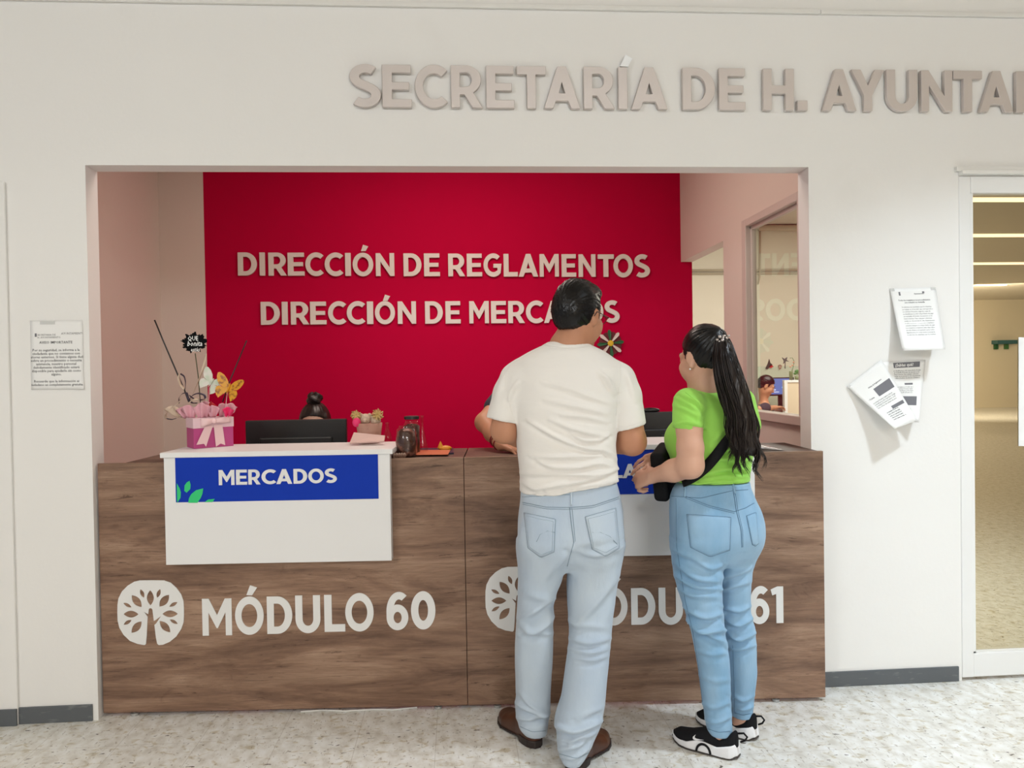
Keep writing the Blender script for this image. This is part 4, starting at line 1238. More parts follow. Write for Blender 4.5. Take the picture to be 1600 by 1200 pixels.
# ------------------------------------------------------------------ the man in the white shirt
def build_man():
    YB = -0.45
    root = empty('person', (0.33, -0.46, 0), 'person in white t-shirt and pale jeans standing with back turned, glasses on, at the counter', 'person', 'people at the counters')
    hc = at(904, 495, -0.44); H = Head(hc, -math.radians(40), -math.radians(6), 0.945)
    F = Field((-.06, -.72, 0.03), (.75, -.02, 1.74), 0.0045)
    H.sculpt(F)
    nb = at(886, 545, -0.462)
    F.chain([H.w((0, -.022, -.055)), (H.w((0, -.03, -.10))+nb)/2, nb, nb+np.array([0, 0, -.06])], [.056, .054, .056, .055], .03)
    # torso core, legs and feet inside the clothes
    F.chain([nb+np.array([0, 0, -.06]), at(886, 600, YB), at(886, 680, YB), at(889, 760, YB), at(889, 815, YB)], [.055, .085, .095, .095, .09], .03)
    shL = at(806, 596, YB); shR = at(968, 596, YB)
    F.cone(at(850, 595, YB), shL, .06, .042, .02); F.cone(at(922, 595, YB), shR, .06, .042, .02)
    elL = at(787.5, 672, -.448); elR = at(988, 690, -.448)
    wrL = np.array([0.305, -.205, 1.085]); wrR = np.array([0.47, -.205, 1.080])
    F.chain([shL, (shL*.45+elL*.55)+np.array([-.010, 0, 0]), elL, elL*.6+wrL*.4, wrL], [.042, .0475, .0455, .043, .030], .015)
    F.chain([shR, (shR*.45+elR*.55)+np.array([.004, 0, 0]), elR, elR*.6+wrR*.4, wrR], [.042, .049, .0485, .044, .030], .015)
    hand(F, wrL, (.35, .85, -.1), (0, .1, 1), 1, .35)
    hand(F, wrR, (-.45, .75, -.1), (0, .1, 1), -1, .35)
    for hip, kn, an, to in ((at(852, 840, YB), at(836, 970, -.43), np.array([.235, -.33, .10]), np.array([.225, -.30, .050])),
                            (at(925, 840, YB), at(922, 975, -.46), np.array([.385, -.49, .10]), np.array([.395, -.465, .050]))):
        F.chain([hip, kn, an, to], [.065, .045, .034, .030], .02)
    V, Q = F.mesh(1)
    sdf_obj('body', V, Q, M_SKIN, root)['label'] = 'tanned skin'
    H.eyes(root)
    # t-shirt
    F = Field((.02, -.72, .88), (.70, -.18, 1.50), 0.005)
    F.stack(slices([(534, 858, 914, -.462, .050), (540, 846, 925, -.46, .068), (549, 826, 943, -.455, .085), (560, 808, 958, -.45, .098), (575, 800, 972, -.45, .112), (600, 800, 967, -.45, .126), (640, 802, 963, -.45, .132),
                    (672, 805, 961, -.45, .130), (700, 808, 961, -.45, .128), (735, 812, 964, -.45, .128), (760, 812, 967, -.45, .130), (782, 812, 968, -.45, .130)]), .0, 2.4)
    for a, b, c, r in ((shL, at(797, 615, YB), at(784, 664, -.452), (.060, .059, .060)), (shR, at(976, 618, YB), at(984, 672, -.452), (.060, .059, .061))):
        F.cone(a, b, r[0], r[1], .035); F.cone(b, c, r[1], r[2], .012)
    V0 = F.d.copy()
    # cut sleeve ends (slanted) and the hem
    X = F.ax[0][:, None, None]; Z = F.ax[2][None, None, :]
    xl = at(806, 660, YB)[0]; xr = at(961.5, 670, YB)[0]
    pL = at(759, 652, YB); qL = at(806, 661.5, YB); zL = pL[2]+(X-pL[0])*(qL[2]-pL[2])/(qL[0]-pL[0])
    pR = at(961, 674, YB); qR = at(1010, 661, YB); zR = pR[2]+(X-pR[0])*(qR[2]-pR[2])/(qR[0]-pR[0])
    cut = np.where(X < xl, zL-Z, np.where(X > xr, zR-Z, -1.0))
    hem = [(813, 777), (840, 777), (868, 776), (895, 769), (925, 764), (968, 759)]
    hx = np.array([at(a, b, -.57)[0] for a, b in hem]); hz = np.array([at(a, b, -.57)[2] for a, b in hem])
    cut = np.maximum(cut, np.where((X >= xl) & (X <= xr), np.interp(X, hx, hz)-Z, -1.0))
    F.d = np.maximum(F.d, cut.astype(np.float32))
    # hollow the sleeve ends and the lower hem a little
    V, Q = F.mesh(2)
    c2_ = lambda L: [(740+x/5.333, 620+y/5.333) for x, y in L]
    c1_ = lambda L: [(740+x/5.455, 420+y/5.455) for x, y in L]
    FO = [(c2_([(455, 195), (620, 300), (780, 380), (960, 430), (1040, 440)]), .007, 3.4), (c2_([(640, 190), (800, 260), (1000, 310), (1110, 325)]), .006, 3.2), (c2_([(810, 290), (900, 362), (1060, 360), (1120, 315)]), .007, 3.4),
          (c2_([(480, 495), (700, 505), (1000, 490), (1100, 480)]), .005, 3.0), (c2_([(530, 525), (640, 588), (860, 595), (1050, 545), (1185, 590)]), .007, 3.4), (c2_([(400, 640), (800, 640), (1000, 655), (1195, 600)]), .007, 3.4),
          (c2_([(600, 770), (760, 735), (900, 700), (1050, 670), (1195, 610)]), .008, 3.2), (c2_([(410, 715), (520, 780), (680, 735), (760, 700)]), .006, 3.4), (c2_([(600, 25), (900, 90), (1110, 140)]), .0045, 3.6),
          (c2_([(740, 150), (950, 165), (1110, 210)]), .0045, 3.2), (c2_([(900, 440), (1100, 440), (1190, 520)]), .005, 3.2), (c2_([(400, 815), (700, 790), (900, 745), (1205, 700)]), .004, 2.4),
          (c1_([(600, 960), (800, 1010), (1000, 1090), (1190, 1150)]), .0035, 4), (c1_([(1080, 880), (1150, 960), (1200, 1060)]), .006, 3.4), (c1_([(380, 960), (320, 1040), (300, 1110)]), .005, 3.0),
          (c1_([(590, 645), (760, 665), (930, 645)]), .0022, 1.6), (c1_([(270, 860), (240, 960), (190, 1100)]), .003, 4), (c1_([(1290, 850), (1330, 960), (1380, 1120)]), .003, 4)]
    V = folds(V, Q, FO, (.0018, 14))
    tee = sdf_obj('t_shirt', V, Q, M_TEE, root)
    B = bvh(V, Q); mb = MB()
    seam(mb, B, [(845, 537), (866, 541.5), (886, 543.5), (908, 543), (924, 540)], .0012)
    seam(mb, B, [(760, 648.5), (783, 656), (804, 657)], .0008); seam(mb, B, [(963, 669), (985, 665), (1008, 657)], .0008)
    seam(mb, B, [(798, 566), (789, 590), (793, 620), (801, 648)], .0009); seam(mb, B, [(969, 566), (970, 590), (966, 620), (962, 650)], .0009)
    o = mb.build('seam', M_TEE, None, smooth=True); o.parent = tee; o.location = -(tee.location+root.location)
    # jeans
    F = Field((.02, -.72, .02), (.70, -.16, 1.02), 0.005)
    F.stack(slices([(752, 818, 962, -.45, .108), (766, 814, 966, -.45, .115), (800, 811, 972, -.45, .128), (833, 809, 973, -.45, .138), (855, 809, 972, -.45, .128), (870, 814, 967, -.45, .105), (888, 826, 956, -.45, .06)]), .0, 2.5)
    lL = slices([(845, 809, 893, -.45, .128), (862, 809, 889, -.45, .124), (881, 810, 884.5, -.45, .112), (907, 810, 877, -.448, .098), (925, 809, 869, -.445, .092), (943, 808, 865.5, -.44, .086), (965, 806, 865, -.43, .082), (1017, 804.5, 864, -.40, .080),
                 (1053, 805, 861, -.38, .078), (1083, 806, 859.5, -.36, .078), (1105, 804, 859.5, -.35, .082), (1122, 807, 858, -.352, .082), (1137, 812, 856, -.358, .072), (1143, 820, 855, -.36, .06)])
    lR = slices([(845, 880, 972, -.45, .128), (862, 883, 971, -.45, .124), (881, 887, 970, -.45, .112), (907, 886.5, 964.5, -.452, .098), (943, 887, 960, -.455, .090), (965, 889, 957, -.46, .085), (998, 889.5, 953.5, -.475, .082), (1053, 883, 949, -.495, .082),
                 (1090, 877, 945.5, -.505, .084), (1112, 870, 942.5, -.51, .088), (1128, 866, 939, -.515, .090), (1145, 870, 931, -.522, .086), (1165, 871, 922, -.528, .082), (1182, 873, 911, -.532, .074), (1188, 879, 905, -.534, .062)])
    F.stack(lL, .022, 2.3); F.stack(lR, .022, 2.3)
    for c, r in ((at(850, 838, -.525), (.075, .055, .085)), (at(930, 838, -.525), (.075, .055, .085))): F.ell(c, r, None, .05)
    V, Q = F.mesh(2)
    c3_ = lambda L: [(780+x/2.727, 760+y/2.727) for x, y in L]
    FO = [(c3_([(95, 565), (150, 530), (232, 480)]), .008, 5), (c3_([(90, 590), (135, 622), (180, 606), (232, 555)]), .009, 4.5), (c3_([(80, 625), (140, 632), (225, 625)]), .006, 4), (c3_([(330, 590), (420, 490), (505, 380)]), .007, 7),
          (c3_([(300, 645), (380, 672), (470, 648)]), .006, 4), (c3_([(300, 690), (390, 712), (460, 690)]), .005, 4), (c3_([(320, 725), (400, 742), (460, 720)]), .005, 4), (c3_([(312, 262), (400, 232), (500, 215)]), .004, 5),
          (c3_([(312, 268), (420, 298), (515, 260)]), .006, 5), (c3_([(300, 280), (250, 330), (180, 400)]), .005, 7), (c3_([(70, 920), (120, 952), (210, 985)]), .009, 4), (c3_([(72, 985), (140, 992), (212, 968)]), .008, 4),
          (c3_([(90, 880), (130, 930), (195, 965)]), .006, 4), (c3_([(235, 1018), (320, 1052), (435, 1000)]), .010, 4.5), (c3_([(300, 1090), (340, 1070), (405, 1050)]), .009, 4), (c3_([(255, 1120), (330, 1112), (395, 1060)]), .007, 4),
          (c3_([(290, 560), (330, 590), (460, 600)]), .004, 5), (c3_([(340, 990), (390, 960), (440, 940)]), .004, 5), (c3_([(250, 1150), (320, 1165), (380, 1120)]), .004, 2.5), (c3_([(110, 450), (180, 480), (235, 470)]), .004, 6)]
    V = folds(V, Q, FO, (.003, 11))
    jeans = sdf_obj('jeans', V, Q, M_DENIM1, root)
    jl = jeans.location+root.location
    def sub(o, p=jeans, base=None):
        o.parent = p; o.location = Vector(o.location)-(base or jl); return o
    B = bvh(V, Q); mb = MB()
    s3_ = c3_
    seam(mb, B, s3_([(100, 68), (200, 88), (300, 90), (400, 82), (508, 45)])); seam(mb, B, s3_([(100, 76), (200, 96), (300, 98), (400, 90), (508, 53)]), .0008)
    seam(mb, B, s3_([(300, 88), (306, 150), (318, 240)]), .0013); seam(mb, B, s3_([(310, 88), (316, 150), (324, 235)]), .0008)
    seam(mb, B, s3_([(98, 45), (300, 35)]), .0008)
    seam(mb, B, s3_([(318, 240), (300, 300), (290, 340)]), .001)
    seam(mb, B, s3_([(88, 1022), (140, 1046), (205, 1040)]), .0009, n=8); seam(mb, B, s3_([(258, 1140), (330, 1160), (390, 1130)]), .0009, n=8)
    sub(mb.build('stitching', M_STITCH1, smooth=True))
    for qd, tip, arcs in ((s3_([(105, 112), (240, 140), (233, 280), (122, 262)]), 12, s3_([(160, 236), (175, 205), (205, 190), (238, 196)])),
                          (s3_([(366, 130), (497, 92), (512, 262), (396, 268)]), 12, s3_([(396, 196), (430, 196), (470, 215), (500, 248)]))):
        P = patch(B, qd, tip, .003); o = sub(MB().sheet(P, .001).build('back_pocket', M_DENIM1, smooth=True))
        mb = MB(); n = len(P)
        e = [P[i, 0] for i in range(n)] + [P[-1, j] for j in range(1, n)] + [P[i, -1] for i in range(n-2, -1, -1)] + [P[0, j] for j in range(n-2, -1, -1)]
        mb.tube([p+np.array([0, -.0008, 0]) for p in e], .0010, 5)
        e2 = [P[i, 1] for i in range(1, n-1)] + [P[-2, j] for j in range(1, n-1)] + [P[i, -2] for i in range(n-2, 0, -1)] + [P[1, j] for j in range(n-2, 0, -1)]
        mb.tube([p+np.array([0, -.0008, 0]) for p in e2], .0007, 5)
        hx = [hit(B, x, y, .0035) for x, y in arcs]; hx = [q for q in hx if q is not None]
        if len(hx) > 2:
            mb.tube(hx, .0010, 5)
        so = mb.build('pocket_stitching', M_STITCH1, smooth=True); so.parent = o; so.location = -(o.location+jl)
    L_ = [hit(B, 892.5, y, .0025) for y in np.linspace(768, 790, 8)]; L_ = [q for q in L_ if q is not None]
    if len(L_) > 2:
        sub(MB().tube(L_, .0035, 6).build('belt_loop', M_DENIM1, smooth=True))
    # shoes
    dress_shoe(root, (0.262, -0.405, 0), (0.150, -0.130, 0), -1)
    dress_shoe(root, (0.356, -0.578, 0), (0.522, -0.345, 0), 1)
    # hair combed back from the forehead
    zl = [(-.13, -.062), (-.07, -.058), (-.045, -.052), (-.030, -.030), (-.018, .020), (.004, .032), (.012, -.012), (.030, -.012), (.036, .045), (.052, .062), (.085, .080), (.12, .085)]
    ex = lambda F_: (F_.ell(H.w((0, .045, .098)), np.array((.062, .055, .032))*H.s, H.M, .03), F_.ell(H.w((0, -.085, .0)), np.array((.055, .035, .06))*H.s, H.M, .03))
    V, Q = H.hair((.007, .010, .016), zl, .0035, .0030, lambda L: np.stack([np.arctan2(L[:, 0], np.maximum(L[:, 2]+.02, .02))*26, np.arctan2(L[:, 1], L[:, 2]+.02)*4], 1), ex, 1)
    sdf_obj('hair', V, Q, M_HAIR, root)['label'] = 'short black combed hair'
    # spectacles
    mb = MB()
    for x in (-1, 1):
        c = np.array((x*.033, .112, .002)); pts = [H.w(c+np.array((.024*math.cos(a), -.004*abs(math.cos(a)), .017*math.sin(a)))) for a in np.linspace(0, 2*math.pi, 25)]
        mb.tube(pts, .0012, 6, cap=False)
        mb.tube([H.w((x*.056, .108, .006)), H.w((x*.074, .098, .007)), H.w((x*.084, .04, .008)), H.w((x*.086, -.012, .012)), H.w((x*.085, -.03, -.006))], .0016, 6)
    mb.tube([H.w((-.010, .112, .008)), H.w((0, .116, .011)), H.w((.010, .112, .008))], .0012, 6)
    g = adopt(mb.build('eyeglasses', M_BLACK, smooth=True), root)
    for x in (-1, 1):
        c = np.array((x*.033, .112, .002)); ring = [H.w(c+np.array((.023*math.cos(a), -.003*abs(math.cos(a)), .016*math.sin(a)))) for a in np.linspace(0, 2*math.pi, 24, endpoint=False)]
        m2 = MB(); m2.add(ring, [tuple(range(24))]); le = m2.build('lens', M_GLASS); le.parent = g
    return root


build_man()
# ------------------------------------------------------------------ the woman in the green t-shirt
def build_woman():
    root = empty('person', (0.92, -0.46, 0), 'person in lime green t-shirt, jeans and black sneakers with long dark ponytail, seen from behind', 'person', 'people at the counters')
    YB = -0.46
    PH = math.radians(38)
    fw = np.array([-math.sin(PH), math.cos(PH), 0]); rt = np.array([math.cos(PH), math.sin(PH), 0])
    H = Head(at(1099, 561, -0.46), math.radians(24), -math.radians(8), 0.91)
    F = Field((.42, -.78, 0.03), (1.20, -.08, 1.56), 0.0045)
    H.sculpt(F)
    nb = at(1103, 612, -0.462)
    F.chain([H.w((0, -.018, -.055)), (H.w((0, -.025, -.10))+nb)/2, nb, nb+np.array([0, 0, -.06])], [.047, .046, .050, .05], .03)
    F.chain([nb+np.array([0, 0, -.06]), at(1112, 665, YB), at(1114, 730, YB), at(1117, 790, YB), at(1120, 835, YB)], [.06, .078, .08, .085, .085], .03)
    shL = at(1076, 630, -.545); shR = at(1158, 628, -.40)
    F.cone(nb+np.array([0, 0, -.06]), shL, .045, .036, .015); F.cone(nb+np.array([0, 0, -.06]), shR, .045, .036, .015)
    elL = at(1079, 727, -.585); wrL = at(1022, 743, -.455)
    F.chain([shL, at(1077, 670, -.57), at(1078.5, 700, -.585), elL], [.036, .0435, .0445, .0425], .012)
    F.chain([elL, elL*.55+wrL*.45+np.array([0, 0, -.002]), wrL], [.0425, .037, .0255], .02)
    hand(F, wrL, wrL-elL+np.array([-.02, .03, -.01]), (-.15, -.75, .5), 1, 1.15, .93, thumb_in=.8)
    elR = at(1150, 726, -.27); wrR = at(1040, 711, -.335)
    F.chain([shR, elR, elR*.5+wrR*.5, wrR], [.045, .042, .035, .025], .02)
    hand(F, wrR, at(1012, 724, -.37)-wrR, (-.1, -.8, .6), -1, .55, .92, thumb_in=.3)
    aL = at(1125, 1147, -.50); aR = at(1159, 1119, -.385)
    for hip, kn, an, to in ((at(1090, 840, -.48), at(1108, 985, -.52), aL, aL+np.array([-.012, .012, -.035])), (at(1150, 840, -.44), at(1154, 985, -.40), aR, aR+np.array([-.012, .012, -.035]))):
        F.chain([hip, kn, an+np.array([0, 0, .04]), an, to], [.055, .034, .030, .029, .026], .02)
    V, Q = F.mesh(1); body = sdf_obj('body', V, Q, M_SKINF, root); body['label'] = 'light skin'
    H.eyes(root)
    # ear ring
    e = H.w((-.079, -.008, -.040)); adopt(MB().ball(e, .0035, 10, 6).build('earring', M_ACCENT, None, smooth=True, origin=e), root)
    # t-shirt
    F = Field((.58, -.78, .88), (1.20, -.24, 1.36), 0.005)
    F.stack(slices([(604, 1083, 1122, -.462, .044), (609, 1073, 1138, -.46, .058), (616, 1063, 1160, -.46, .078), (628, 1060, 1168, -.46, .095), (650, 1060, 1174, -.46, .108), (680, 1056, 1177, -.46, .112), (705, 1054, 1176, -.46, .108),
                    (730, 1056, 1171, -.46, .104), (745, 1057, 1169, -.46, .108), (760, 1055, 1169, -.46, .112)]), 0, 2.2)
    for u in (-.062, .062): F.ell(at(1112, 686, YB)+fw*.085+rt*u, (.058, .058, .058), None, .05)
    F.ell(at(1112, 735, YB)+fw*.06, (.085, .07, .06), None, .05)
    F.cone(shL, at(1075, 664, -.565), .0535, .0535, .035); F.cone(shR, at(1166, 664, -.39), .0515, .052, .035)
    X = F.ax[0][:, None, None]; Y = F.ax[1][None, :, None]; Z = F.ax[2][None, None, :]
    a = at(1053, 669, -.57); b = at(1098, 671, -.57)
    xs_ = at(1101, 670, -.57)[0]
    side = (X-a[0])*0+(Y+.505+(X-a[0])*.15)   # near side of the torso = sleeve region
    zc = a[2]+(X-a[0])*(b[2]-a[2])/(b[0]-a[0])
    tors = F.d.copy()
    T = Field((.58, -.78, .88), (1.20, -.24, 1.36), 0.005)
    T.d[:] = .2
    S_ = Field((.58, -.78, .88), (1.20, -.24, 1.36), 0.005)
    S_.cone(shL, at(1075, 690, -.57), .058, .058, 0)
    inside = S_.d
    T.stack(slices([(604, 1083, 1122, -.462, .044), (609, 1073, 1138, -.46, .058), (616, 1063, 1160, -.46, .078), (628, 1060, 1168, -.46, .095), (650, 1060, 1174, -.46, .108), (680, 1056, 1177, -.46, .112), (705, 1054, 1176, -.46, .108),
                    (730, 1056, 1171, -.46, .104), (745, 1057, 1169, -.46, .108), (760, 1055, 1169, -.46, .112)]), 0, 2.2)
    for u in (-.062, .062): T.ell(at(1112, 686, YB)+fw*.085+rt*u, (.058, .058, .058), None, .05)
    T.ell(at(1112, 735, YB)+fw*.06, (.085, .07, .06), None, .05)
    # below the sleeve hem only the torso remains
    F.d = np.where(Z < zc, np.minimum(T.d, np.maximum(tors, (zc-Z))), F.d).astype(np.float32)
    hem = at(1110, 758, -.56)[2]; F.d = np.maximum(F.d, (hem-Z).astype(np.float32))
    V, Q = F.mesh(2)
    c4_ = lambda L: [(990+x/4.614, 500+y/4.614) for x, y in L]
    FO = [(c4_([(300, 560), (400, 600), (470, 660), (480, 700)]), .0035, 3.4), (c4_([(285, 610), (390, 650), (460, 690), (480, 705)]), .0035, 3.2), (c4_([(350, 540), (450, 580), (510, 640)]), .004, 3.4),
          (c4_([(520, 1030), (650, 1000), (830, 1015)]), .005, 3.0), (c4_([(500, 1110), (700, 1065), (840, 1085)]), .006, 3.0), (c4_([(480, 1150), (650, 1120), (825, 1135)]), .005, 2.8), (c4_([(560, 960), (700, 930), (850, 960)]), .004, 3.2),
          (c4_([(450, 1185), (620, 1160), (815, 1160)]), .004, 2.5), (c4_([(295, 760), (390, 735), (490, 765)]), .003, 2.2), (c4_([(560, 880), (600, 850), (660, 780)]), .003, 4)]
    V = folds(V, Q, FO, (.0018, 16))
    tee = sdf_obj('t_shirt', V, Q, M_GREEN, root)
    Bt = bvh(V, Q); mb = MB()
    seam(mb, Bt, [(1085, 606), (1098, 604), (1112, 602)], .0012); seam(mb, Bt, [(1054, 665), (1075, 661), (1097, 667)], .0008); seam(mb, Bt, [(1071, 613), (1090, 628), (1100, 650), (1099, 668)], .0009)
    o = mb.build('seam', M_GREEN, None, smooth=True); o.parent = tee; o.location = -(tee.location+root.location)
    # jeans
    F = Field((.58, -.78, .05), (1.24, -.20, 1.02), 0.005)
    F.stack(slices([(752, 1060, 1168, -.46, .105), (763, 1053, 1170, -.46, .108), (775, 1049, 1175, -.46, .112), (797, 1048, 1183, -.46, .120), (817, 1048, 1188, -.46, .125), (836, 1049, 1189, -.46, .126), (852, 1050, 1186, -.46, .118), (866, 1054, 1180, -.46, .098), (882, 1064, 1168, -.46, .06)]), 0, 2.35)
    lL = slices([(843, 1049, 1132, -.485, .104), (858, 1050, 1130, -.49, .098), (876, 1051, 1128.5, -.49, .095), (893, 1053, 1127, -.49, .09), (912, 1057, 1126, -.495, .084), (932, 1063, 1126.5, -.50, .077), (951, 1070, 1127.5, -.505, .071), (970, 1075.5, 1130, -.51, .066),
                 (985, 1080, 1132, -.51, .063), (1008, 1085, 1135.5, -.508, .062), (1047, 1092, 1139, -.503, .060), (1085, 1096.5, 1140, -.50, .055), (1123, 1102, 1142, -.498, .05), (1140, 1105, 1142.5, -.497, .048), (1146, 1109, 1142, -.497, .046)])
    lR = slices([(843, 1116, 1188, -.435, .10), (858, 1118, 1184, -.43, .095), (876, 1118, 1176, -.43, .09), (893, 1119, 1171.5, -.43, .086), (932, 1120, 1170, -.42, .076), (955, 1122, 1171, -.415, .070), (978, 1127, 1177.5, -.41, .066), (1008, 1131, 1180, -.40, .062),
                 (1047, 1135, 1181, -.393, .058), (1077, 1138, 1178, -.388, .053), (1100, 1141, 1176, -.385, .049), (1118, 1143.5, 1174.5, -.383, .047)])
    F.stack(lL, .012, 2.2); F.stack(lR, .012, 2.2)
    F.ell(at(1098, 832, -.535), (.074, .058, .080), None, .045); F.ell(at(1163, 830, -.50), (.054, .060, .078), None, .045)
    V, Q = F.mesh(2)
    c5_ = lambda L: [(1000+x/2.609, 740+y/2.609) for x, y in L]
    FO = [(c5_([(150, 370), (230, 432), (330, 440)]), .007, 4), (c5_([(140, 415), (220, 462), (330, 472)]), .006, 4), (c5_([(175, 540), (260, 592), (338, 568)]), .008, 3.6), (c5_([(185, 585), (250, 645), (342, 640)]), .009, 3.6),
          (c5_([(215, 630), (290, 662), (350, 690)]), .007, 3.6), (c5_([(335, 540), (400, 562), (450, 540)]), .007, 3.4), (c5_([(340, 585), (400, 622), (458, 590)]), .008, 3.4), (c5_([(350, 640), (400, 682), (468, 650)]), .008, 3.4),
          (c5_([(330, 425), (400, 408), (450, 385)]), .006, 3.6), (c5_([(335, 470), (400, 455), (445, 440)]), .005, 3.6), (c5_([(220, 350), (290, 392), (340, 372)]), .005, 3.4), (c5_([(155, 470), (220, 500), (330, 500)]), .004, 4.5),
          (c5_([(345, 700), (400, 720), (470, 700)]), .005, 3.4), (c5_([(230, 720), (290, 740), (355, 730)]), .004, 3.6), (c5_([(245, 930), (300, 960), (368, 930)]), .004, 3.6), (c5_([(265, 1000), (310, 1020), (370, 990)]), .005, 3),
          (c5_([(375, 900), (420, 930), (462, 905)]), .005, 3.4), (c5_([(375, 945), (420, 965), (460, 950)]), .005, 3), (c5_([(120, 300), (180, 330), (240, 350)]), .004, 4), (c5_([(245, 820), (300, 850), (365, 840)]), .003, 4)]
    V = folds(V, Q, FO, (.0022, 13))
    jeans = sdf_obj('jeans', V, Q, M_DENIM2, root)
    jl = jeans.location+root.location
    def sub(o): o.parent = jeans; o.location = Vector(o.location)-jl; return o
    B = bvh(V, Q); mb = MB()
    seam(mb, B, c5_([(130, 92), (250, 100), (375, 70), (440, 65)]), .0009)
    seam(mb, B, c5_([(185, 92), (280, 130), (385, 155)]), .001); seam(mb, B, c5_([(185, 99), (280, 137), (385, 162)]), .0008)
    seam(mb, B, c5_([(385, 155), (430, 140), (465, 120)]), .001)
    seam(mb, B, c5_([(378, 60), (392, 150), (412, 230), (415, 300)]), .0013); seam(mb, B, c5_([(386, 60), (399, 150), (418, 230), (420, 300)]), .0007)
    seam(mb, B, c5_([(147, 100), (150, 300), (185, 520), (215, 640), (240, 800), (262, 1000)]), .0009)
    seam(mb, B, c5_([(378, 700), (384, 850), (386, 970)]), .0009)
    seam(mb, B, c5_([(275, 1040), (320, 1055), (366, 1050)]), .0009, n=8); seam(mb, B, c5_([(385, 975), (420, 985), (452, 978)]), .0009, n=8)
    sub(mb.build('stitching', M_STITCH2, smooth=True))
    for qd, tip in ((c5_([(190, 166), (370, 178), (366, 312), (205, 300)]), 13), (c5_([(434, 172), (472, 158), (482, 285), (458, 290)]), 3)):
        P = patch(B, qd, tip, .003); o = sub(MB().sheet(P, .001).build('back_pocket', M_DENIM2, smooth=True)); n = len(P); m2 = MB()
        e = [P[i, 0] for i in range(n)] + [P[-1, j] for j in range(1, n)] + [P[i, -1] for i in range(n-2, -1, -1)] + [P[0, j] for j in range(n-2, -1, -1)]
        m2.tube([p+np.array([0, -.0008, 0]) for p in e], .0011, 5)
        so = m2.build('pocket_stitching', M_STITCH2, smooth=True); so.parent = o; so.location = -(o.location+jl)
    for pa, pb in (((378, 38), (386, 82)), ((186, 55), (184, 95))):
        pts = c5_([pa, pb]); L_ = [hit(B, pts[0][0]*(1-t)+pts[1][0]*t, pts[0][1]*(1-t)+pts[1][1]*t, .002) for t in np.linspace(0, 1, 7)]; L_ = [q for q in L_ if q is not None]
        if len(L_) > 2: sub(MB().tube(L_, .004, 6).build('belt_loop', M_DENIM2, smooth=True))
    sneaker(root, (.945, -.548, 0), (.760, -.382, 0), -1, 'black and white running shoe on the near foot')
    sneaker(root, (1.058, -.425, 0), (.905, -.235, 0), 1, 'black and white running shoe on the far foot')
    # hair pulled back
    zl = [(-.13, -.092), (-.08, -.082), (-.05, -.064), (-.034, -.038), (-.022, .018), (.006, .034), (.012, -.004), (.024, -.002), (.032, .040), (.055, .064), (.085, .078), (.12, .085)]
    T0 = np.array((0.0, -.088, .072)); ax = T0/np.linalg.norm(T0); e1 = np.array((1., 0, 0)); e2 = np.cross(ax, e1)
    comb = lambda L: np.stack([np.arctan2(L @ e2, L @ e1)*9, np.arccos(np.clip((L @ ax)/(np.linalg.norm(L, axis=1)+1e-9), -1, 1))*3], 1)
    V, Q = H.hair((.004, .006, .010), zl, .0035, .0022, comb, lambda F_: F_.ell(H.w(T0*.98), np.array((.030, .022, .030))*H.s, H.M, .03), 4)
    cap = sdf_obj('hair', V, Q, M_HAIR, root); cap['label'] = 'dark hair pulled back'
    # ponytail: inner mass and separate strands gathered into wavy locks
    yy = np.array([526, 535, 548, 560, 580, 600, 620, 640, 660, 680, 700, 720, 745.])
    xl_ = np.array([1121, 1117, 1115, 1114, 1115, 1118, 1124, 1130, 1134, 1136, 1138, 1140, 1142.]); xr_ = np.array([1137, 1142, 1147, 1151, 1159, 1166, 1172, 1178, 1182, 1185, 1189, 1193, 1197.])
    yc = np.array([-.548, -.566, -.578, -.588, -.598, -.604, -.608, -.612, -.614, -.615, -.614, -.610, -.600])
    rows = [(y, a+2, b-2, c, .020+.012*min(1, max(0, (y-530)/60))) for y, a, b, c in zip(yy, xl_, xr_, yc) if y < 705]
    rows += [(712, 1152, 1178, -.612, .014)]
    F = Field((.9, -.70, .95), (1.2, -.48, 1.52), .005); F.stack(slices(rows), 0, 2.2); V, Q = F.mesh(2)
    N = vnormals(V, Q); pv = proj(V)
    V = V+N*np.array([.005*noise.noise(Vector((p[0]*.22, p[1]*.016, 2)))+.003*noise.noise(Vector((p[0]*.6, p[1]*.03, 9))) for p in pv])[:, None]
    pt = sdf_obj('ponytail', V, Q, M_HAIRD, root); pt['label'] = 'long wavy dark ponytail'
    mb = MB(); rg = np.random.default_rng(3)
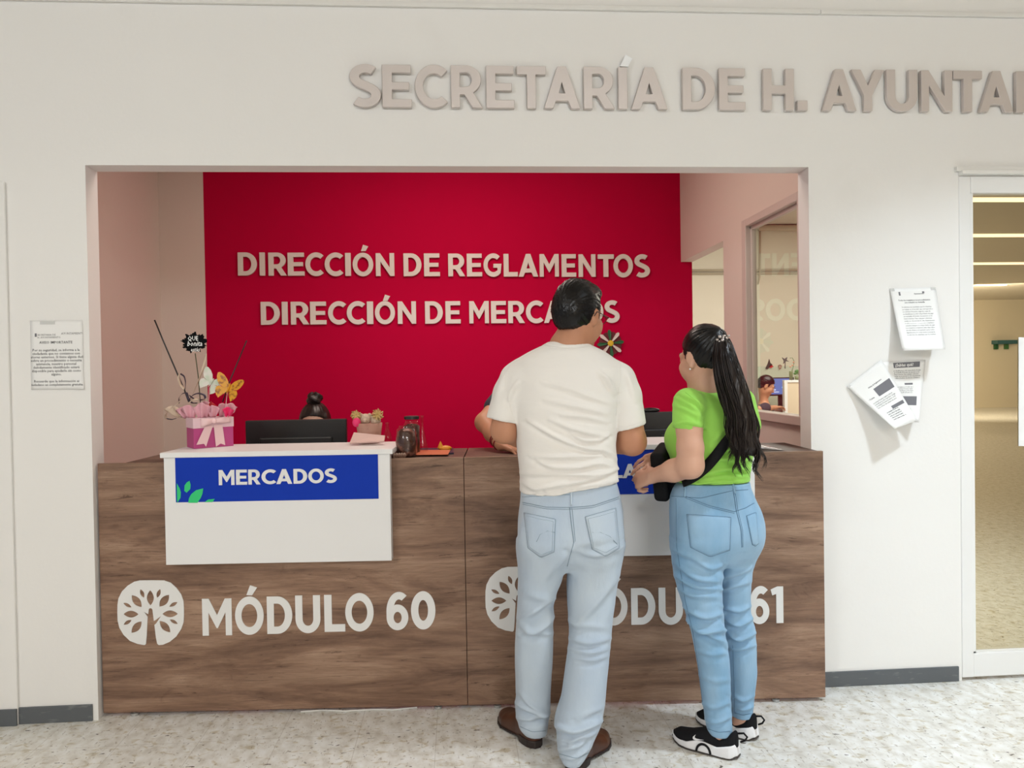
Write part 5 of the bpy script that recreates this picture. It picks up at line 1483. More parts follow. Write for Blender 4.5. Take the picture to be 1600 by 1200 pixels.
    for lk in range(20):
        lu = -1+2*(lk+.5)/20+rg.normal()*.04; ph = rg.uniform(0, 6.28); A = rg.uniform(3.0, 6.5); fr = rg.uniform(.11, .17); yend = rg.uniform(710, 744) + (4 if lu > .3 else -6); dv = rg.uniform(-1.0, .5)
        for k in range(17):
            u = lu+rg.normal()*.075; dy = dv*.6+rg.uniform(-.9, .3); ye = yend+rg.normal()*5; p0 = rg.normal()*.35
            pts = []
            for y in np.linspace(529, ye, 26):
                g = max(0, (y-590)/130); gather = 1-.62*max(0, (y-660)/80)
                uu = lu+(u-lu)*gather; uu = max(-1.02, min(1.05, uu))
                xc = (np.interp(y, yy, xl_)+np.interp(y, yy, xr_))/2; hw = (np.interp(y, yy, xr_)-np.interp(y, yy, xl_))/2
                x = xc+hw*uu+A*max(0, g)**1.5*math.sin(fr*y+ph+p0)+.6*math.sin(.05*y+p0*3)
                dep = np.interp(y, yy, yc)+.030*dy*math.sqrt(max(.05, 1-min(1, uu*uu)))*min(1, (y-522)/30)+.003*g*math.cos(fr*y+ph)
                pts.append(at(x, y, dep))
            r = 0.0017; mb.tube(pts, [r*.9]*20+[r*.8, r*.7, r*.6, r*.5, r*.35, r*.2], 4, cap=False)
    st = mb.build('hair_strands', M_HAIRD, None, smooth=True); st['kind'] = 'stuff'; st.parent = pt; st.location = -(pt.location+root.location)
    # claw clip at the tie
    mb = MB(); tc = at(1129, 529, -.568)
    for i, (dx, dz, r) in enumerate(((-.018, -.004, .006), (-.010, .006, .007), (-.002, -.006, .008), (.006, .008, .007), (.013, .002, .007), (.019, .009, .005), (-.006, -.014, .005), (.002, .002, .006), (-.014, -.010, .004))):
        mb.ball(tc+np.array([dx, -.004*(i % 3), dz]), (r, r*.6, r*.8), 8, 6)
    adopt(mb.build('hair_clip', mat('silver_hair_clip', (.55, .5, .47, 1), .3, metal=.7), smooth=True), root)
    # cross-body bag hanging at her front
    bc = at(1037, 737, -.375)
    bag = empty('crossbody_bag', bc, 'black crossbody bag worn diagonally by the woman in green', 'bag')
    F = Field(bc-.16, bc+.16, .004)
    R = rotz(PH+.35) @ roty(-.28)
    def rb(X, Y, Z):
        d = [X-bc[0], Y-bc[1], Z-bc[2]]; l = [np.abs(d[0]*R[0, i]+d[1]*R[1, i]+d[2]*R[2, i]) for i in range(3)]
        q = [l[0]-.050, l[1]-.012, l[2]-.078]
        return np.sqrt(np.maximum(q[0], 0)**2+np.maximum(q[1], 0)**2+np.maximum(q[2], 0)**2)+np.minimum(np.maximum(np.maximum(q[0], q[1]), q[2]), 0)-.016
    F.put(rb, bc-.14, bc+.14, 0); V, Q = F.mesh(2); sdf_obj('pouch', V, Q, M_STRAPB, bag)
    # strap lying on the shirt
    cx = at(1112, 680, YB); t0 = math.atan2(rt[1], rt[0])-.55
    H_ = []
    for th in np.linspace(0, 2*math.pi, 73)[:-1]:
        z = 1.103+.150*math.cos(th-t0); d = Vector((math.cos(th), math.sin(th), 0))
        o_ = Vector((cx[0], cx[1], z)); loc = None
        h_ = Bt.ray_cast(o_+d*.4, -d)
        loc = np.array(h_[0]+h_[1]*.0035) if h_[0] is not None else np.array(o_+d*.1)
        rr_ = np.hypot(loc[0]-cx[0], loc[1]-cx[1])
        if rr_ > .150: loc[:2] = cx[:2]+(loc[:2]-cx[:2])*.150/rr_
        H_.append(loc)
    H_ = np.array(H_); Hs = H_.copy()
    for _ in range(3): Hs = (np.roll(Hs, 1, 0)+2*Hs+np.roll(Hs, -1, 0))/4
    Hs = np.concatenate([Hs, Hs[:1]])
    tg = np.gradient(Hs, axis=0); tg /= np.linalg.norm(tg, axis=1, keepdims=True); nn = Hs-np.array([cx[0], cx[1], 0]); nn[:, 2] = 0; nn /= np.linalg.norm(nn, axis=1, keepdims=True)
    bn = np.cross(nn, tg); bn /= np.linalg.norm(bn, axis=1, keepdims=True); Hs = Hs+nn*.004
    g = np.stack([Hs-bn*.018, Hs+nn*.001, Hs+bn*.018], 1)
    adopt(MB().sheet(g, .0025).build('strap', M_STRAPB, smooth=True), bag)
    return root


build_woman()


# ------------------------------------------------------------------ seated office workers
M_DKSHIRT = mat('dark_blouse', (.03, .03, .045, 1), .85)
M_CHAIR = mat('black_chair_fabric', (.012, .012, .014, 1), .85)
M_TROUS = mat('dark_trousers', (.02, .022, .03, 1), .85)


def office_chair(x, y, yaw, label, z=0.0):
    root = empty('office_chair', (x, y, z), label, 'chair', 'office chairs behind the counters')
    M = Matrix.Translation((x, y, z)) @ Matrix.Rotation(yaw, 4, 'Z')
    def P(mb, name, m, bev=0):
        mb.V = [tuple(M @ Vector(v)) for v in mb.V]; adopt(mb.build(name, m, None, bevel=bev), root)
    P(MB().box((-.23, -.22, .42), (.23, .22, .48)), 'seat', M_CHAIR, .02)
    P(MB().box((-.21, -.27, .55), (.21, -.225, .90)), 'backrest', M_CHAIR, .02)
    P(MB().box((-.03, -.262, .44), (.03, -.245, .60)), 'back_support', M_BLACK, .004)
    P(MB().tube([(0, 0, .09), (0, 0, .425)], .025, 12), 'column', M_BLACK)
    mb = MB()
    for k in range(5):
        a = k*2*math.pi/5; mb.tube([(0, 0, .10), (.26*math.cos(a), .26*math.sin(a), .06)], [.022, .015], 8)
    P(mb, 'star_base', M_BLACK)
    for k in range(5):
        a = k*2*math.pi/5; P(MB().ball((.26*math.cos(a), .26*math.sin(a), .03), (.022, .022, .03), 10, 8), 'caster', M_BLACK)
    return root


def seated(name_loc, label, head_c, yaw, pitch, skin, hairm, shirt, scale, arms, bun=False, group='people at the counters', h=.006):
    """arms: for each arm shoulder, elbow, wrist, finger target"""
    x, y = name_loc
    root = empty('person', (x, y, 0), label, 'person', group)
    H = Head(head_c, yaw, pitch, scale)
    f = np.array([-math.sin(yaw), math.cos(yaw), 0]); r = np.array([math.cos(yaw), math.sin(yaw), 0])
    neck = np.array(head_c)+np.array([0, 0, -.20])-f*.03; pel = np.array([x, y, .56])
    sh = [neck-r*.165+np.array([0, 0, -.07]), neck+r*.165+np.array([0, 0, -.07])]
    pts = [np.array(head_c), pel]+[p for a in arms for p in a]
    lo = np.min(pts, 0)-.32; hi = np.max(pts, 0)+.32; lo[2] = .02; hi[2] = head_c[2]+.2
    lo[:2] = np.minimum(lo[:2], (pel+f*.62)[:2]-.2); hi[:2] = np.maximum(hi[:2], (pel+f*.62)[:2]+.2)
    F = Field(lo, hi, h); H.sculpt(F)
    F.chain([H.w((0, -.02, -.055)), neck, neck+np.array([0, 0, -.08]), pel], [.05, .052, .08, .10], .03)
    for i, a in enumerate(arms):
        F.cone(neck+np.array([0, 0, -.05]), a[0], .06, .048, .03)
        F.chain([a[0], a[1], a[1]*.5+a[2]*.5, a[2]], [.046, .041, .036, .026], .02)
        hand(F, a[2], a[3]-a[2], (0, .2, 1), 1 if i == 0 else -1, .5, .93)
    for s_ in (-1, 1):
        hp = pel+r*.09*s_; kn = hp+f*.40+r*.03*s_+np.array([0, 0, .02]); an = kn+f*.03+np.array([0, 0, -.46])
        F.chain([hp, kn, an], [.085, .062, .045], .02); F.cone(an, an+f*.13+np.array([0, 0, -.055]), .04, .03, .02)
    V, Q = F.mesh(1); sdf_obj('body', V, Q, skin, root)
    H.eyes(root)
    F = Field(lo, hi, h)
    tz = (neck+pel)/2
    F.chain([neck+np.array([0, 0, -.06]), neck+np.array([0, 0, -.14]), tz, pel+np.array([0, 0, .02])], [.075, .125, .128, .13], .04)
    for a in arms: F.cone(neck+np.array([0, 0, -.09]), a[0], .07, .058, .04); F.cone(a[0], a[0]*.45+a[1]*.55, .058, .056, .02)
    F.plane_cut(pel+np.array([0, 0, -.02]), (0, 0, -1)); V, Q = F.mesh(2); V = V+vnormals(V, Q)*np.array([.004*noise.noise(Vector(v)*11) for v in V])[:, None]
    sdf_obj('blouse', V, Q, shirt, root)
    F = Field(lo, hi, h)
    for s_ in (-1, 1):
        hp = pel+r*.09*s_; kn = hp+f*.40+r*.03*s_+np.array([0, 0, .02]); an = kn+f*.03+np.array([0, 0, -.42])
        F.chain([pel, hp, kn, an], [.12, .10, .075, .058], .02)
    V, Q = F.mesh(2); sdf_obj('trousers', V, Q, M_TROUS, root)
    for s_ in (-1, 1):
        an = pel+r*.12*s_+f*.43+np.array([0, 0, -.56]); an[2] = 0
        fr = (an-f*.05, f, np.array([f[1], -f[0], 0]), .25)
        wf = foot_w(.033, .031, .044, 1); Fs, fn = shoe_field(.25, wf, lambda t: np.interp(t, [0, .1, .35, .6, 1], [.06, .07, .075, .05, .02]), lambda t: t*0+.001); Fs.put(fn, (0, -.07, 0), (.25, .07, .12), 0)
        V, Q = Fs.mesh(1); sdf_obj('shoe', to_world(V, fr), Q, M_BLACK, root)
    zl = [(-.13, -.066), (-.05, -.050), (-.032, -.030), (-.022, .018), (.006, .034), (.012, .0), (.024, .0), (.032, .040), (.055, .058), (.085, .068), (.12, .075)]
    if bun: zl = zl[:8]+[(.032, .056), (.055, .084), (.075, .100), (.12, .112)]
    T0 = np.array((0.0, -.035, .112)) if bun else np.array((0, -.09, .02)); ax = T0/np.linalg.norm(T0); e1 = np.array((1., 0, 0)); e2 = np.cross(ax, e1)
    comb = lambda L: np.stack([np.arctan2(L @ e2, L @ e1)*9, np.arccos(np.clip((L @ ax)/(np.linalg.norm(L, axis=1)+1e-9), -1, 1))*3], 1)
    ex = (lambda F_: None) if bun else (lambda F_: F_.ell(H.w((0, -.09, -.03)), np.array((.06, .04, .08))*H.s, H.M, .03))
    V, Q = H.hair((.006, .008, .012), zl, .005, .002, comb, ex, 6); sdf_obj('hair', V, Q, hairm, root)
    if bun:
        c = H.w((0, -.040, .150)); Fb = Field(c-.08, c+.08, .004); Fb.ell(c, (.040, .040, .034), None, 0); V, Q = Fb.mesh(1)
        N = vnormals(V, Q); L = V-c; V = V+N*np.array([.005*math.sin(math.atan2(l[1], l[0])*3+l[2]*130)+.002*noise.noise(Vector(l)*160) for l in L])[:, None]
        o = sdf_obj('hair_bun', V, Q, hairm, root); o['label'] = 'hair bun on top of the head'
    return root


hc = at(492.5, 669, 0.92)
seated((hc[0], 1.06), 'person with dark hair bun seated behind the monitor, only the top of head showing', hc, math.pi, -math.radians(16), M_SKINF, M_HAIRD, M_DKSHIRT, 0.98,
       [(hc+np.array([.17, .03, -.27]), hc+np.array([.24, -.05, -.50]), np.array([hc[0]+.16, .82, .80]), np.array([hc[0]+.14, .70, .79])),
        (hc+np.array([-.17, .03, -.27]), hc+np.array([-.24, -.05, -.50]), np.array([hc[0]-.16, .82, .80]), np.array([hc[0]-.14, .70, .79]))], True)
office_chair(hc[0], 1.06, math.pi, 'black office chair of the person with the hair bun')
hc = at(862, 612, 0.62)
e_ = at(757, 660, .33); w_ = at(783, 695.5, .135); t_ = at(800, 702, .10)
rr = seated((hc[0], .78), 'clerk hidden behind the man, one bent forearm with red bracelets on the counter', hc, math.pi, -math.radians(22), M_SKIN, M_HAIR, M_DKSHIRT, 0.95,
       [(hc+np.array([.17, .03, -.25]), hc+np.array([.22, -.14, -.40]), hc+np.array([.10, -.40, -.30]), hc+np.array([.05, -.46, -.31])),
        (at(795, 612, .50), e_, w_, t_)], False)
office_chair(hc[0], .80, math.pi, 'black office chair of the clerk hidden behind the man')
M_BRACE = mat('red_cord', (.25, .008, .02, 1), .7)
ax = (w_-e_)/np.linalg.norm(w_-e_); u1 = np.cross(ax, (0, 0, 1)); u1 /= np.linalg.norm(u1); u2 = np.cross(ax, u1)
for k, (t, tl, rr_) in enumerate(((.74, .5, .033), (.84, -.4, .0315), (.93, .1, .030))):
    c = e_+(w_-e_)*t
    P = [c+u1*rr_*math.cos(a)+u2*rr_*math.sin(a)+ax*(.012*tl*math.cos(a)) for a in np.linspace(0, 2*math.pi, 25)]
    adopt(MB().tube(P, .0022, 6, cap=False).build('bracelet', M_BRACE, smooth=True), rr)
# worker in the neighbouring office
YR = 5.9
hc = at(1197, 603.5, YR)
seated((hc[0]-.02, YR+.02), 'person in dark top leaning over the desk, seen through the office window', hc, -math.radians(104), -math.radians(26), M_SKIN, M_HAIR, M_DKSHIRT, .98,
       [(hc+np.array([-.08, .17, -.25]), hc+np.array([.02, .16, -.42]), hc+np.array([.22, .06, -.36]), hc+np.array([.3, .04, -.37])),
        (hc+np.array([-.08, -.17, -.25]), at(1185, 640, YR-.2), at(1212, 636.5, YR-.12), at(1221, 636, YR-.08))], False, 'people at the counters', .008)
office_chair(hc[0]-.04, YR+.02, -math.radians(90), 'black office chair in the neighbouring office')
# ------------------------------------------------------------------ things on and behind the counters
def loft_box(F_, L_, R_, z0, z1):
    """four-cornered upright box from three base corners (front, left, right)"""
    F_, L_, R_ = [np.array(q, float) for q in (F_, L_, R_)]; B_ = L_+R_-F_
    V = [np.array([p[0], p[1], z]) for z in (z0, z1) for p in (F_, R_, B_, L_)]
    return V, [(3, 2, 1, 0), (4, 5, 6, 7), (0, 1, 5, 4), (1, 2, 6, 5), (2, 3, 7, 6), (3, 0, 4, 7)]


Z0 = PZT+.0004
gF = atz(303, 701.5, Z0); gR = atz(365, 696.5, Z0)
ux = (gR-gF)/np.linalg.norm(gR-gF); uy = np.array([-ux[1], ux[0], 0]); uy = uy*1.0
gw = np.linalg.norm(gR-gF); gd = .115
yaw_l = math.radians(32)
vdir = np.array([-math.sin(yaw_l), math.cos(yaw_l), 0]); gL = gF+vdir*gd
top_z = Z0+.124
gift = empty('gift_box', ((gF+gR)/2), 'pink gift box with bow, butterflies and ribbons on the white counter shelf', 'gift box')
M_PINK = mat('magenta_card', (.50, .065, .24, 1), .45); M_LID = mat('pale_pink_card', (.80, .58, .64, 1), .45); M_RIB = mat('pink_satin_ribbon', (.86, .60, .62, 1), .35, sheen=.2)
M_TISS = mat('pink_tissue_paper', (.76, .40, .47, 1), .55); M_TISS2 = mat('cream_tissue_paper', (.66, .52, .40, 1), .6); M_HOT = mat('hot_pink_paper', (.80, .03, .16, 1), .5); M_REDF = mat('red_paper', (.55, .03, .03, 1), .5)
M_PURP = mat('dark_purple_ribbon', (.035, .02, .045, 1), .35); M_CREAMR = mat('cream_ribbon', (.62, .50, .38, 1), .4)
mb = MB(); V, F_ = loft_box(gF, gL, gR, Z0, top_z-.040); mb.add(V, F_); adopt(mb.build('box', M_PINK, bevel=.001), gift)
o1 = -(ux+vdir)*.0022
mb = MB(); V, F_ = loft_box(gF+o1, gL-ux*.0022+vdir*.0022, gR+ux*.0022-vdir*.0022, top_z-.041, top_z); mb.add(V, F_); adopt(mb.build('lid_band', M_LID, bevel=.001), gift)
nf = np.array([ux[1], -ux[0], 0]); nf = -nf if nf[1] > 0 else nf
def on_front(px, py, off=.004):
    """pixel -> point on the front face of the box"""
    d = ray(px, py); t = ((gF+nf*(off+.003)-CC) @ nf)/(d @ nf); return CC+d*t
rb = lambda L, off=.004: [on_front(240+x/10, 590+y/10, off) for x, y in L]
bow = MB()
for L in ([(735, 640), (930, 650), (930, 700), (735, 775)], [(945, 650), (1190, 580), (1200, 700), (945, 705)]):
    c = rb(L); g = np.zeros((7, 5, 3))
    for i, u in enumerate(np.linspace(0, 1, 7)):
        for j, v in enumerate(np.linspace(0, 1, 5)):
            g[i, j] = (c[0]*(1-u)+c[1]*u)*(1-v)+(c[3]*(1-u)+c[2]*u)*v+nf*.014*math.sin(math.pi*u)*(1-.3*abs(2*v-1))
    bow.sheet(g, .0015)
bow.ball(on_front(240+93.5, 590+67.5, .010), (.011, .008, .011), 10, 8)
bowo = adopt(bow.build('bow', M_RIB, smooth=True), gift)
for L in ([(800, 770), (930, 740), (820, 1080), (790, 1035), (670, 1050)], [(940, 740), (1075, 735), (1120, 1055), (1050, 1030), (975, 1080)]):
    q = rb(L, .003); mb = MB(); n = len(q); mb.add(q+[p-nf*.0012 for p in q], [tuple(range(n)), tuple(range(2*n-1, n-1, -1))]+[(i, (i+1) % n, n+(i+1) % n, n+i) for i in range(n)])
    adopt(mb.build('ribbon_tail', M_RIB), gift)
# crumpled tissue sticking out of the box
gc = (gF+gR+gL+(gL+gR-gF))/4
def tissue(px, py, w_, h_, m, dep=0.0, seed=0, tilt=0.0, name='tissue_paper'):
    rg = np.random.default_rng(seed); Yc = gc[1]+dep; b = at(px, py, Yc); g = np.zeros((9, 9, 3))
    for i, u in enumerate(np.linspace(-1, 1, 9)):
        for j, v in enumerate(np.linspace(0, 1, 9)):
            wv = w_*(.45+.55*v)
            g[i, j] = b+np.array([u*wv+tilt*v*h_, .012*math.sin(5*u+seed)+.010*u*u-.01*v, h_*v*(1-.35*abs(u)**1.5)])+np.array([0, .008*noise.noise(Vector((u*2, v*2, seed))), .006*noise.noise(Vector((u*3, v*3, seed+5)))])
    adopt(MB().sheet(g, .0008).build(name, m, smooth=True), gift)
tissue(298, 653, .036, .055, M_TISS, -.02, 1, -.15); tissue(292, 654, .030, .050, M_TISS, .01, 2, -.3); tissue(281, 652, .034, .052, M_TISS2, .03, 3, -.55)
tissue(315, 653, .034, .066, M_TISS, -.035, 4, .05); tissue(332, 652, .026, .052, M_TISS, -.03, 5, .1); tissue(345, 651, .030, .058, M_TISS, .0, 6, .2); tissue(356, 650, .030, .056, M_TISS, .02, 7, .25)
tissue(356, 651, .024, .042, M_HOT, -.03, 8, .05, 'pink_rose'); tissue(330, 651, .020, .066, M_REDF, .02, 9, .05, 'red_flower'); tissue(322, 652, .04, .072, M_TISS, .04, 10, 0)
# sticks, splash sign, ribbons, butterflies
YG = gc[1]
S_ = lambda L, Y: [at(240+x/10, b+y/10, Y) for x, y, b in L]
adopt(MB().tube([at(241.5, 500, YG), at(262, 549, YG), at(288, 609, YG), at(295, 628, YG)], .0032, 8).build('black_stick', M_BLACK, smooth=True), gift)
adopt(MB().tube([at(385.5, 532, YG+.03), at(358, 598, YG+.03), at(348, 628, YG+.03)], .003, 8).build('dark_stick', mat('dark_red_stick', (.05, .004, .01, 1), .4), smooth=True), gift)
adopt(MB().tube([at(305, 552, YG), at(310, 590, YG), at(314, 640, YG)], .0022, 8).build('sign_stem', mat('green_stem', (.06, .07, .025, 1), .5), smooth=True), gift)
adopt(MB().tube([at(327, 605, YG-.02), at(325.5, 640, YG-.02)], .0010, 6).build('butterfly_wire', M_RIB), gift)
adopt(MB().tube([at(356, 606, YG-.03), at(352, 640, YG-.03)], .0012, 6).build('butterfly_wire', M_RIB), gift)
SP = Plane((0, YG-.006, 0), (1, 0, 0))
rgs = np.random.default_rng(5); pts = []
for a in np.linspace(0, 2*math.pi, 90, endpoint=False):
    r = 1+.10*math.sin(9*a)+.09*rgs.normal()*.8+.08*math.sin(17*a+1)
    pts.append((303.5+19.0*r*math.cos(a), 535-14.5*r*math.sin(a)))
sg = letter_mesh('splash_sign', poly_px(SP, [pts], 0, .003), mat('matt_black_card', (.006, .006, .007, 1), .9, spec=.1)); adopt(sg, gift); sg['label'] = 'black splash-shaped sign reading QUE bonita estás'
for body, px, py, size, b_, it in (('QUE', 301.5, 532, .0265, .02, 0), ('bonita', 304, 540.5, .031, .015, .25), ('estás', 305, 549, .0235, .02, .1)):
    V, F_ = text_mesh(body, size, 'CENTER', .0004)
    o_ = at(px, py, YG-.0105); W_ = [np.array([o_[0]+(v[0]+it*v[1])*.80, o_[1], o_[2]+v[1]]) for v in V]
    mb = MB(); mb.add(W_, F_); t = mb.build('lettering', M_PAPER); t.parent = sg; t.location = -(sg.location+gift.location)
def ribbon(L, w_, m, Y=YG, tw=0.0, name='curled_ribbon'):
    p = np.array([(*at(240+x/10, 590+y/10, Y+dz),) for x, y, dz in L]); t = np.arange(len(p)); tt = np.linspace(0, len(p)-1, 8*(len(p)-1)+1); p = np.stack([np.interp(tt, t, p[:, i]) for i in range(3)], 1)
    for _ in range(6): p[1:-1] = (p[:-2]+2*p[1:-1]+p[2:])/4
    w_ = w_*1.45; s_ = np.linspace(0, 1, len(p)); wv = np.stack([np.sin(tw*s_)*.5, np.cos(tw*s_)*.8, .5+.3*np.cos(2*tw*s_)], 1); wv /= np.linalg.norm(wv, axis=1, keepdims=True)
    g = np.stack([p-wv*w_/2, p+wv*w_/2], 1); adopt(MB().sheet(g, .0008).build(name, m, smooth=True), gift)
ribbon([(540, 420, 0), (620, 240, -.01), (740, -50, -.02), (800, -250, -.01), (815, -370, 0)], .008, M_CREAMR, tw=2)
ribbon([(480, 180, -.01), (420, 120, -.015), (385, 0, -.02), (400, -60, -.01), (430, -60, 0)], .010, M_CREAMR, tw=1)
ribbon([(490, 190, -.01), (500, 80, -.02), (480, -20, -.02), (420, -60, -.01)], .005, M_PURP, tw=1)
ribbon([(540, 360, -.02), (610, 270, -.03), (700, 240, -.02), (800, 270, -.01), (810, 330, -.02), (740, 350, -.04), (640, 340, -.03), (560, 280, -.02)], .007, M_PURP, tw=3)
ribbon([(400, 400, 0), (390, 320, -.02), (440, 250, -.03), (520, 230, -.02), (540, 330, -.02), (600, 400, -.03), (680, 400, -.02)], .006, M_PURP, tw=2)
ribbon([(430, 340, -.01), (350, 430, -.02), (230, 520, -.02), (180, 590, -.01), (200, 640, 0), (280, 655, .01), (360, 635, 0)], .008, M_CREAMR, tw=2)
ribbon([(180, 600, 0), (215, 643, 0), (290, 655, 0), (360, 632, 0)], .004, M_PURP, tw=1)
ribbon([(560, 380, -.03), (640, 330, -.04), (720, 350, -.04), (800, 350, -.02)], .008, M_CREAMR, tw=2)


def butterfly(cx, cy, sc, ang, m, name, dep, lab):
    W1 = [(0, -.05), (.06, .22), (.30, .58), (.62, .84), (.95, .95), (1.10, .86), (1.08, .60), (.96, .30), (.76, .06), (.40, -.06)]
    W2 = [(0, -.05), (.40, -.07), (.74, -.02), (.90, -.22), (.86, -.50), (.70, -.74), (.50, -.92), (.42, -.78), (.26, -.60), (.08, -.32)]
    ca, sa = math.cos(ang), math.sin(ang); mb = MB()
    c = at(cx, cy, dep)
    for sd in (-1, 1):
        for Wg in (W1, W2):
            q = []
            for x, y in Wg:
                X = sd*x*sc*.92; Zz = y*sc; q.append(c+np.array([X*ca-Zz*sa, -abs(x)*sc*.35, X*sa+Zz*ca]))
            n = len(q); e = np.array([0, .0012, 0]); mb.add(q+[p+e for p in q], [tuple(range(n)), tuple(range(2*n-1, n-1, -1))]+[(i, (i+1) % n, n+(i+1) % n, n+i) for i in range(n)])
    o = adopt(mb.build(name, m), gift); o['label'] = lab
    b_ = MB().tube([c+np.array([-sa*t*sc, -.004, ca*t*sc]) for t in (-.45, -.2, .1, .35)], [.0015, .003, .0035, .002], 8).build('butterfly_body', m, smooth=True); b_.parent = o; b_.location = -(gift.location+o.location)
M_BUT = mat('orange_glitter_film', (.72, .33, .015, 1), .25, noise_mix=((.30, .09, .005, 1), 60, .5, .62, (1, 1, 1)), coat=.5)
M_BUTW = mat('iridescent_white_film', (.74, .72, .66, 1), .25, noise_mix=((.60, .68, .55, 1), 40, .45, .65, (1, 1, 1)), coat=.5)
butterfly(331, 597, .050, -.60, M_BUTW, 'white_butterfly', YG-.035, 'iridescent white butterfly pick')
butterfly(357.5, 606, .056, -.35, M_BUT, 'orange_butterfly', YG-.055, 'orange glitter butterfly pick')


# desks and monitors behind the counters
M_DESK = mat('grey_desk_laminate', (.35, .30, .26, 1), .5)
for xa, xb, lab in ((-1.30, -.06, 'grey desk behind the left counter under the monitor'), (.06, 1.36, 'grey desk behind the right counter under the monitor')):
    root = empty('desk', ((xa+xb)/2, .70, 0), lab, 'desk', 'desks behind the counters')
    adopt(MB().box((xa, .43, .725), (xb, .92 if xa < 0 else .62, .75)).build('desktop', M_DESK, bevel=.002), root)
    for x in (xa+.02, xb-.05): adopt(MB().box((x, .45, 0), (x+.03, .90 if xa < 0 else .60, .7249)).build('leg_panel', M_DESK), root)


def monitor(xl, xr, yt, yb, Y, zdesk, lab, yaw=0.0, extra=False):
    a = at(xl, yt, Y); b = at(xr, yt, Y); zb = at((xl+xr)/2, yb, Y)[2]; zt = (a[2]+b[2])/2
    cx = (a[0]+b[0])/2; w_ = (b[0]-a[0])/2; root = empty('monitor', (cx, Y, zdesk), lab, 'monitor', 'monitors behind the counters')
    adopt(MB().box((cx-w_, Y, zb), (cx+w_, Y+.035, zt)).build('screen_housing', M_BLACK, bevel=.004), root)
    adopt(MB().box((cx-w_*.72, Y-.018, zb+.05), (cx+w_*.72, Y-.0005, zt-.08)).build('rear_bulge', M_BLACK, bevel=.008), root)
    adopt(MB().box((cx-w_+.012, Y+.0352, zb+.014), (cx+w_-.012, Y+.0365, zt-.012)).build('screen', mat('lit_screen', (.1, .12, .15, 1), .3, emit=((.5, .6, .75, 1), .5))), root)
    adopt(MB().box((cx-.03, Y-.03, zdesk+.01), (cx+.03, Y-.0185, zb+.14)).build('stand', M_BLACK, bevel=.003), root)
    adopt(MB().lathe((cx, Y+.005, zdesk), [(.11, 0.0003), (.11, .008), (.04, .012)], 28).build('stand_base', M_BLACK), root)
    if extra: adopt(MB().ball(at(1016, 641, Y+.015), (.048, .02, .013), 14, 8).build('webcam', M_BLACK, smooth=True), root)
    return root


monitor(383, 541, 656, 742, .56, .75, 'back of a black monitor behind the MERCADOS shelf')
monitor(962, 1118, 643.5, 724, .53, .75, 'back of a dark monitor between the man and the woman', extra=True)

# small things along the back edge of the counter
CT = 1.0104
def on_top(px, py, z=CT): return atz(px, py, z)
M_KRAFT = mat('pink_wrapping_paper', (.46, .25, .19, 1), .6, noise_mix=((.36, .17, .13, 1), 20, .4, .6, (1, 1, 1)))
M_PLUSH = mat('cream_plush', (.55, .42, .32, 1), .95, bump=(120, .3, (1, 1, 1))); M_GOLD = mat('gold_ribbon', (.60, .42, .16, 1), .35)
pc = at(577, 672, .20); pc[2] = PZT+.0002
pot = empty('gift_arrangement', pc, 'small wrapped basket with two plush bears and gold bows', 'gift')
g = [(.042, .0), (.044, .004), (.050, .04), (.056, at(577, 661, .20)[2]-PZT), (.050, at(577, 661, .20)[2]-PZT)]
adopt(MB().lathe(pc, g, 20).build('wrapping', M_KRAFT, smooth=True), pot)
for k, (px, py, r) in enumerate(((571, 655, .024), (587, 657, .022))):
    c = at(px, py, .195); mb = MB().ball(c, r, 14, 10)
    for s_ in (-1, 1): mb.ball(c+np.array([s_*r*.75, 0, r*.75]), r*.34, 10, 6)
    mb.ball(c+np.array([0, -r*.85, -r*.2]), r*.42, 10, 6); mb.ball(c+np.array([0, .004, -r*1.4]), (r*.9, r*.8, r*.9), 12, 8)
    b_ = adopt(mb.build('plush_bear', M_PLUSH, smooth=True), pot)
    eb = MB()
    e_ = MB()
    for s_ in (-1, 1):
        q = c+np.array([s_*r*.36, -r*.92, r*.16]); e2_ = MB().ball(q, r*.11, 8, 6).build('bear_eye', M_BLACK, None, smooth=True, origin=q); e2_.parent = b_; e2_.location = e2_.location-pot.location
for px, py, s_ in ((556, 649, .022), (590, 648, .026)):
    c = at(px, py, .180); mb = MB()
    for k in range(7):
        a = k*.9; mb.tube([c, c+np.array([math.cos(a), -.3, math.sin(a)])*s_*.8, c+np.array([math.cos(a+.5), -.1, math.sin(a+.5)])*s_, c], .0035, 6)
    adopt(mb.build('gold_bow', M_GOLD, smooth=True), pot)
adopt(MB().ball(at(557, 660, .17), (.018, .012, .020), 12, 8).build('red_heart', M_HOT, smooth=True), pot)
adopt(MB().sheet(np.array([[at(566+u*18, 646+3*abs(u-.5)+v*5, .205) for v in (0, 1)] for u in np.linspace(0, 1, 6)]), .002).build('red_ribbon', M_HOT, smooth=True), pot)
# leaning stack of pink sheets
root = MB()
q = [at(546.5, 691.5, .085), at(600, 689, .085), at(601.5, 680.5, .125), at(553, 675.5, .125)]
root.add(q+[p+np.array([0, .004, -.006]) for p in q], [(0, 1, 2, 3), (7, 6, 5, 4), (0, 4, 5, 1), (1, 5, 6, 2), (2, 6, 7, 3), (3, 7, 4, 0)])
mp = root.build('paper_stack', mat('pinkish_paper', (.62, .42, .38, 1), .6), origin=at(575, 690, .09)); tag(mp, 'pinkish sheets leaning at the back of the MERCADOS shelf', 'paper')
dp = MB().box((-.06, -.02, 0), (.06, .02, .05)); dc = at(577, 690, .105); dc[2] = CT; dp.V = [tuple(Vector(v)+Vector(dc)) for v in dp.V]
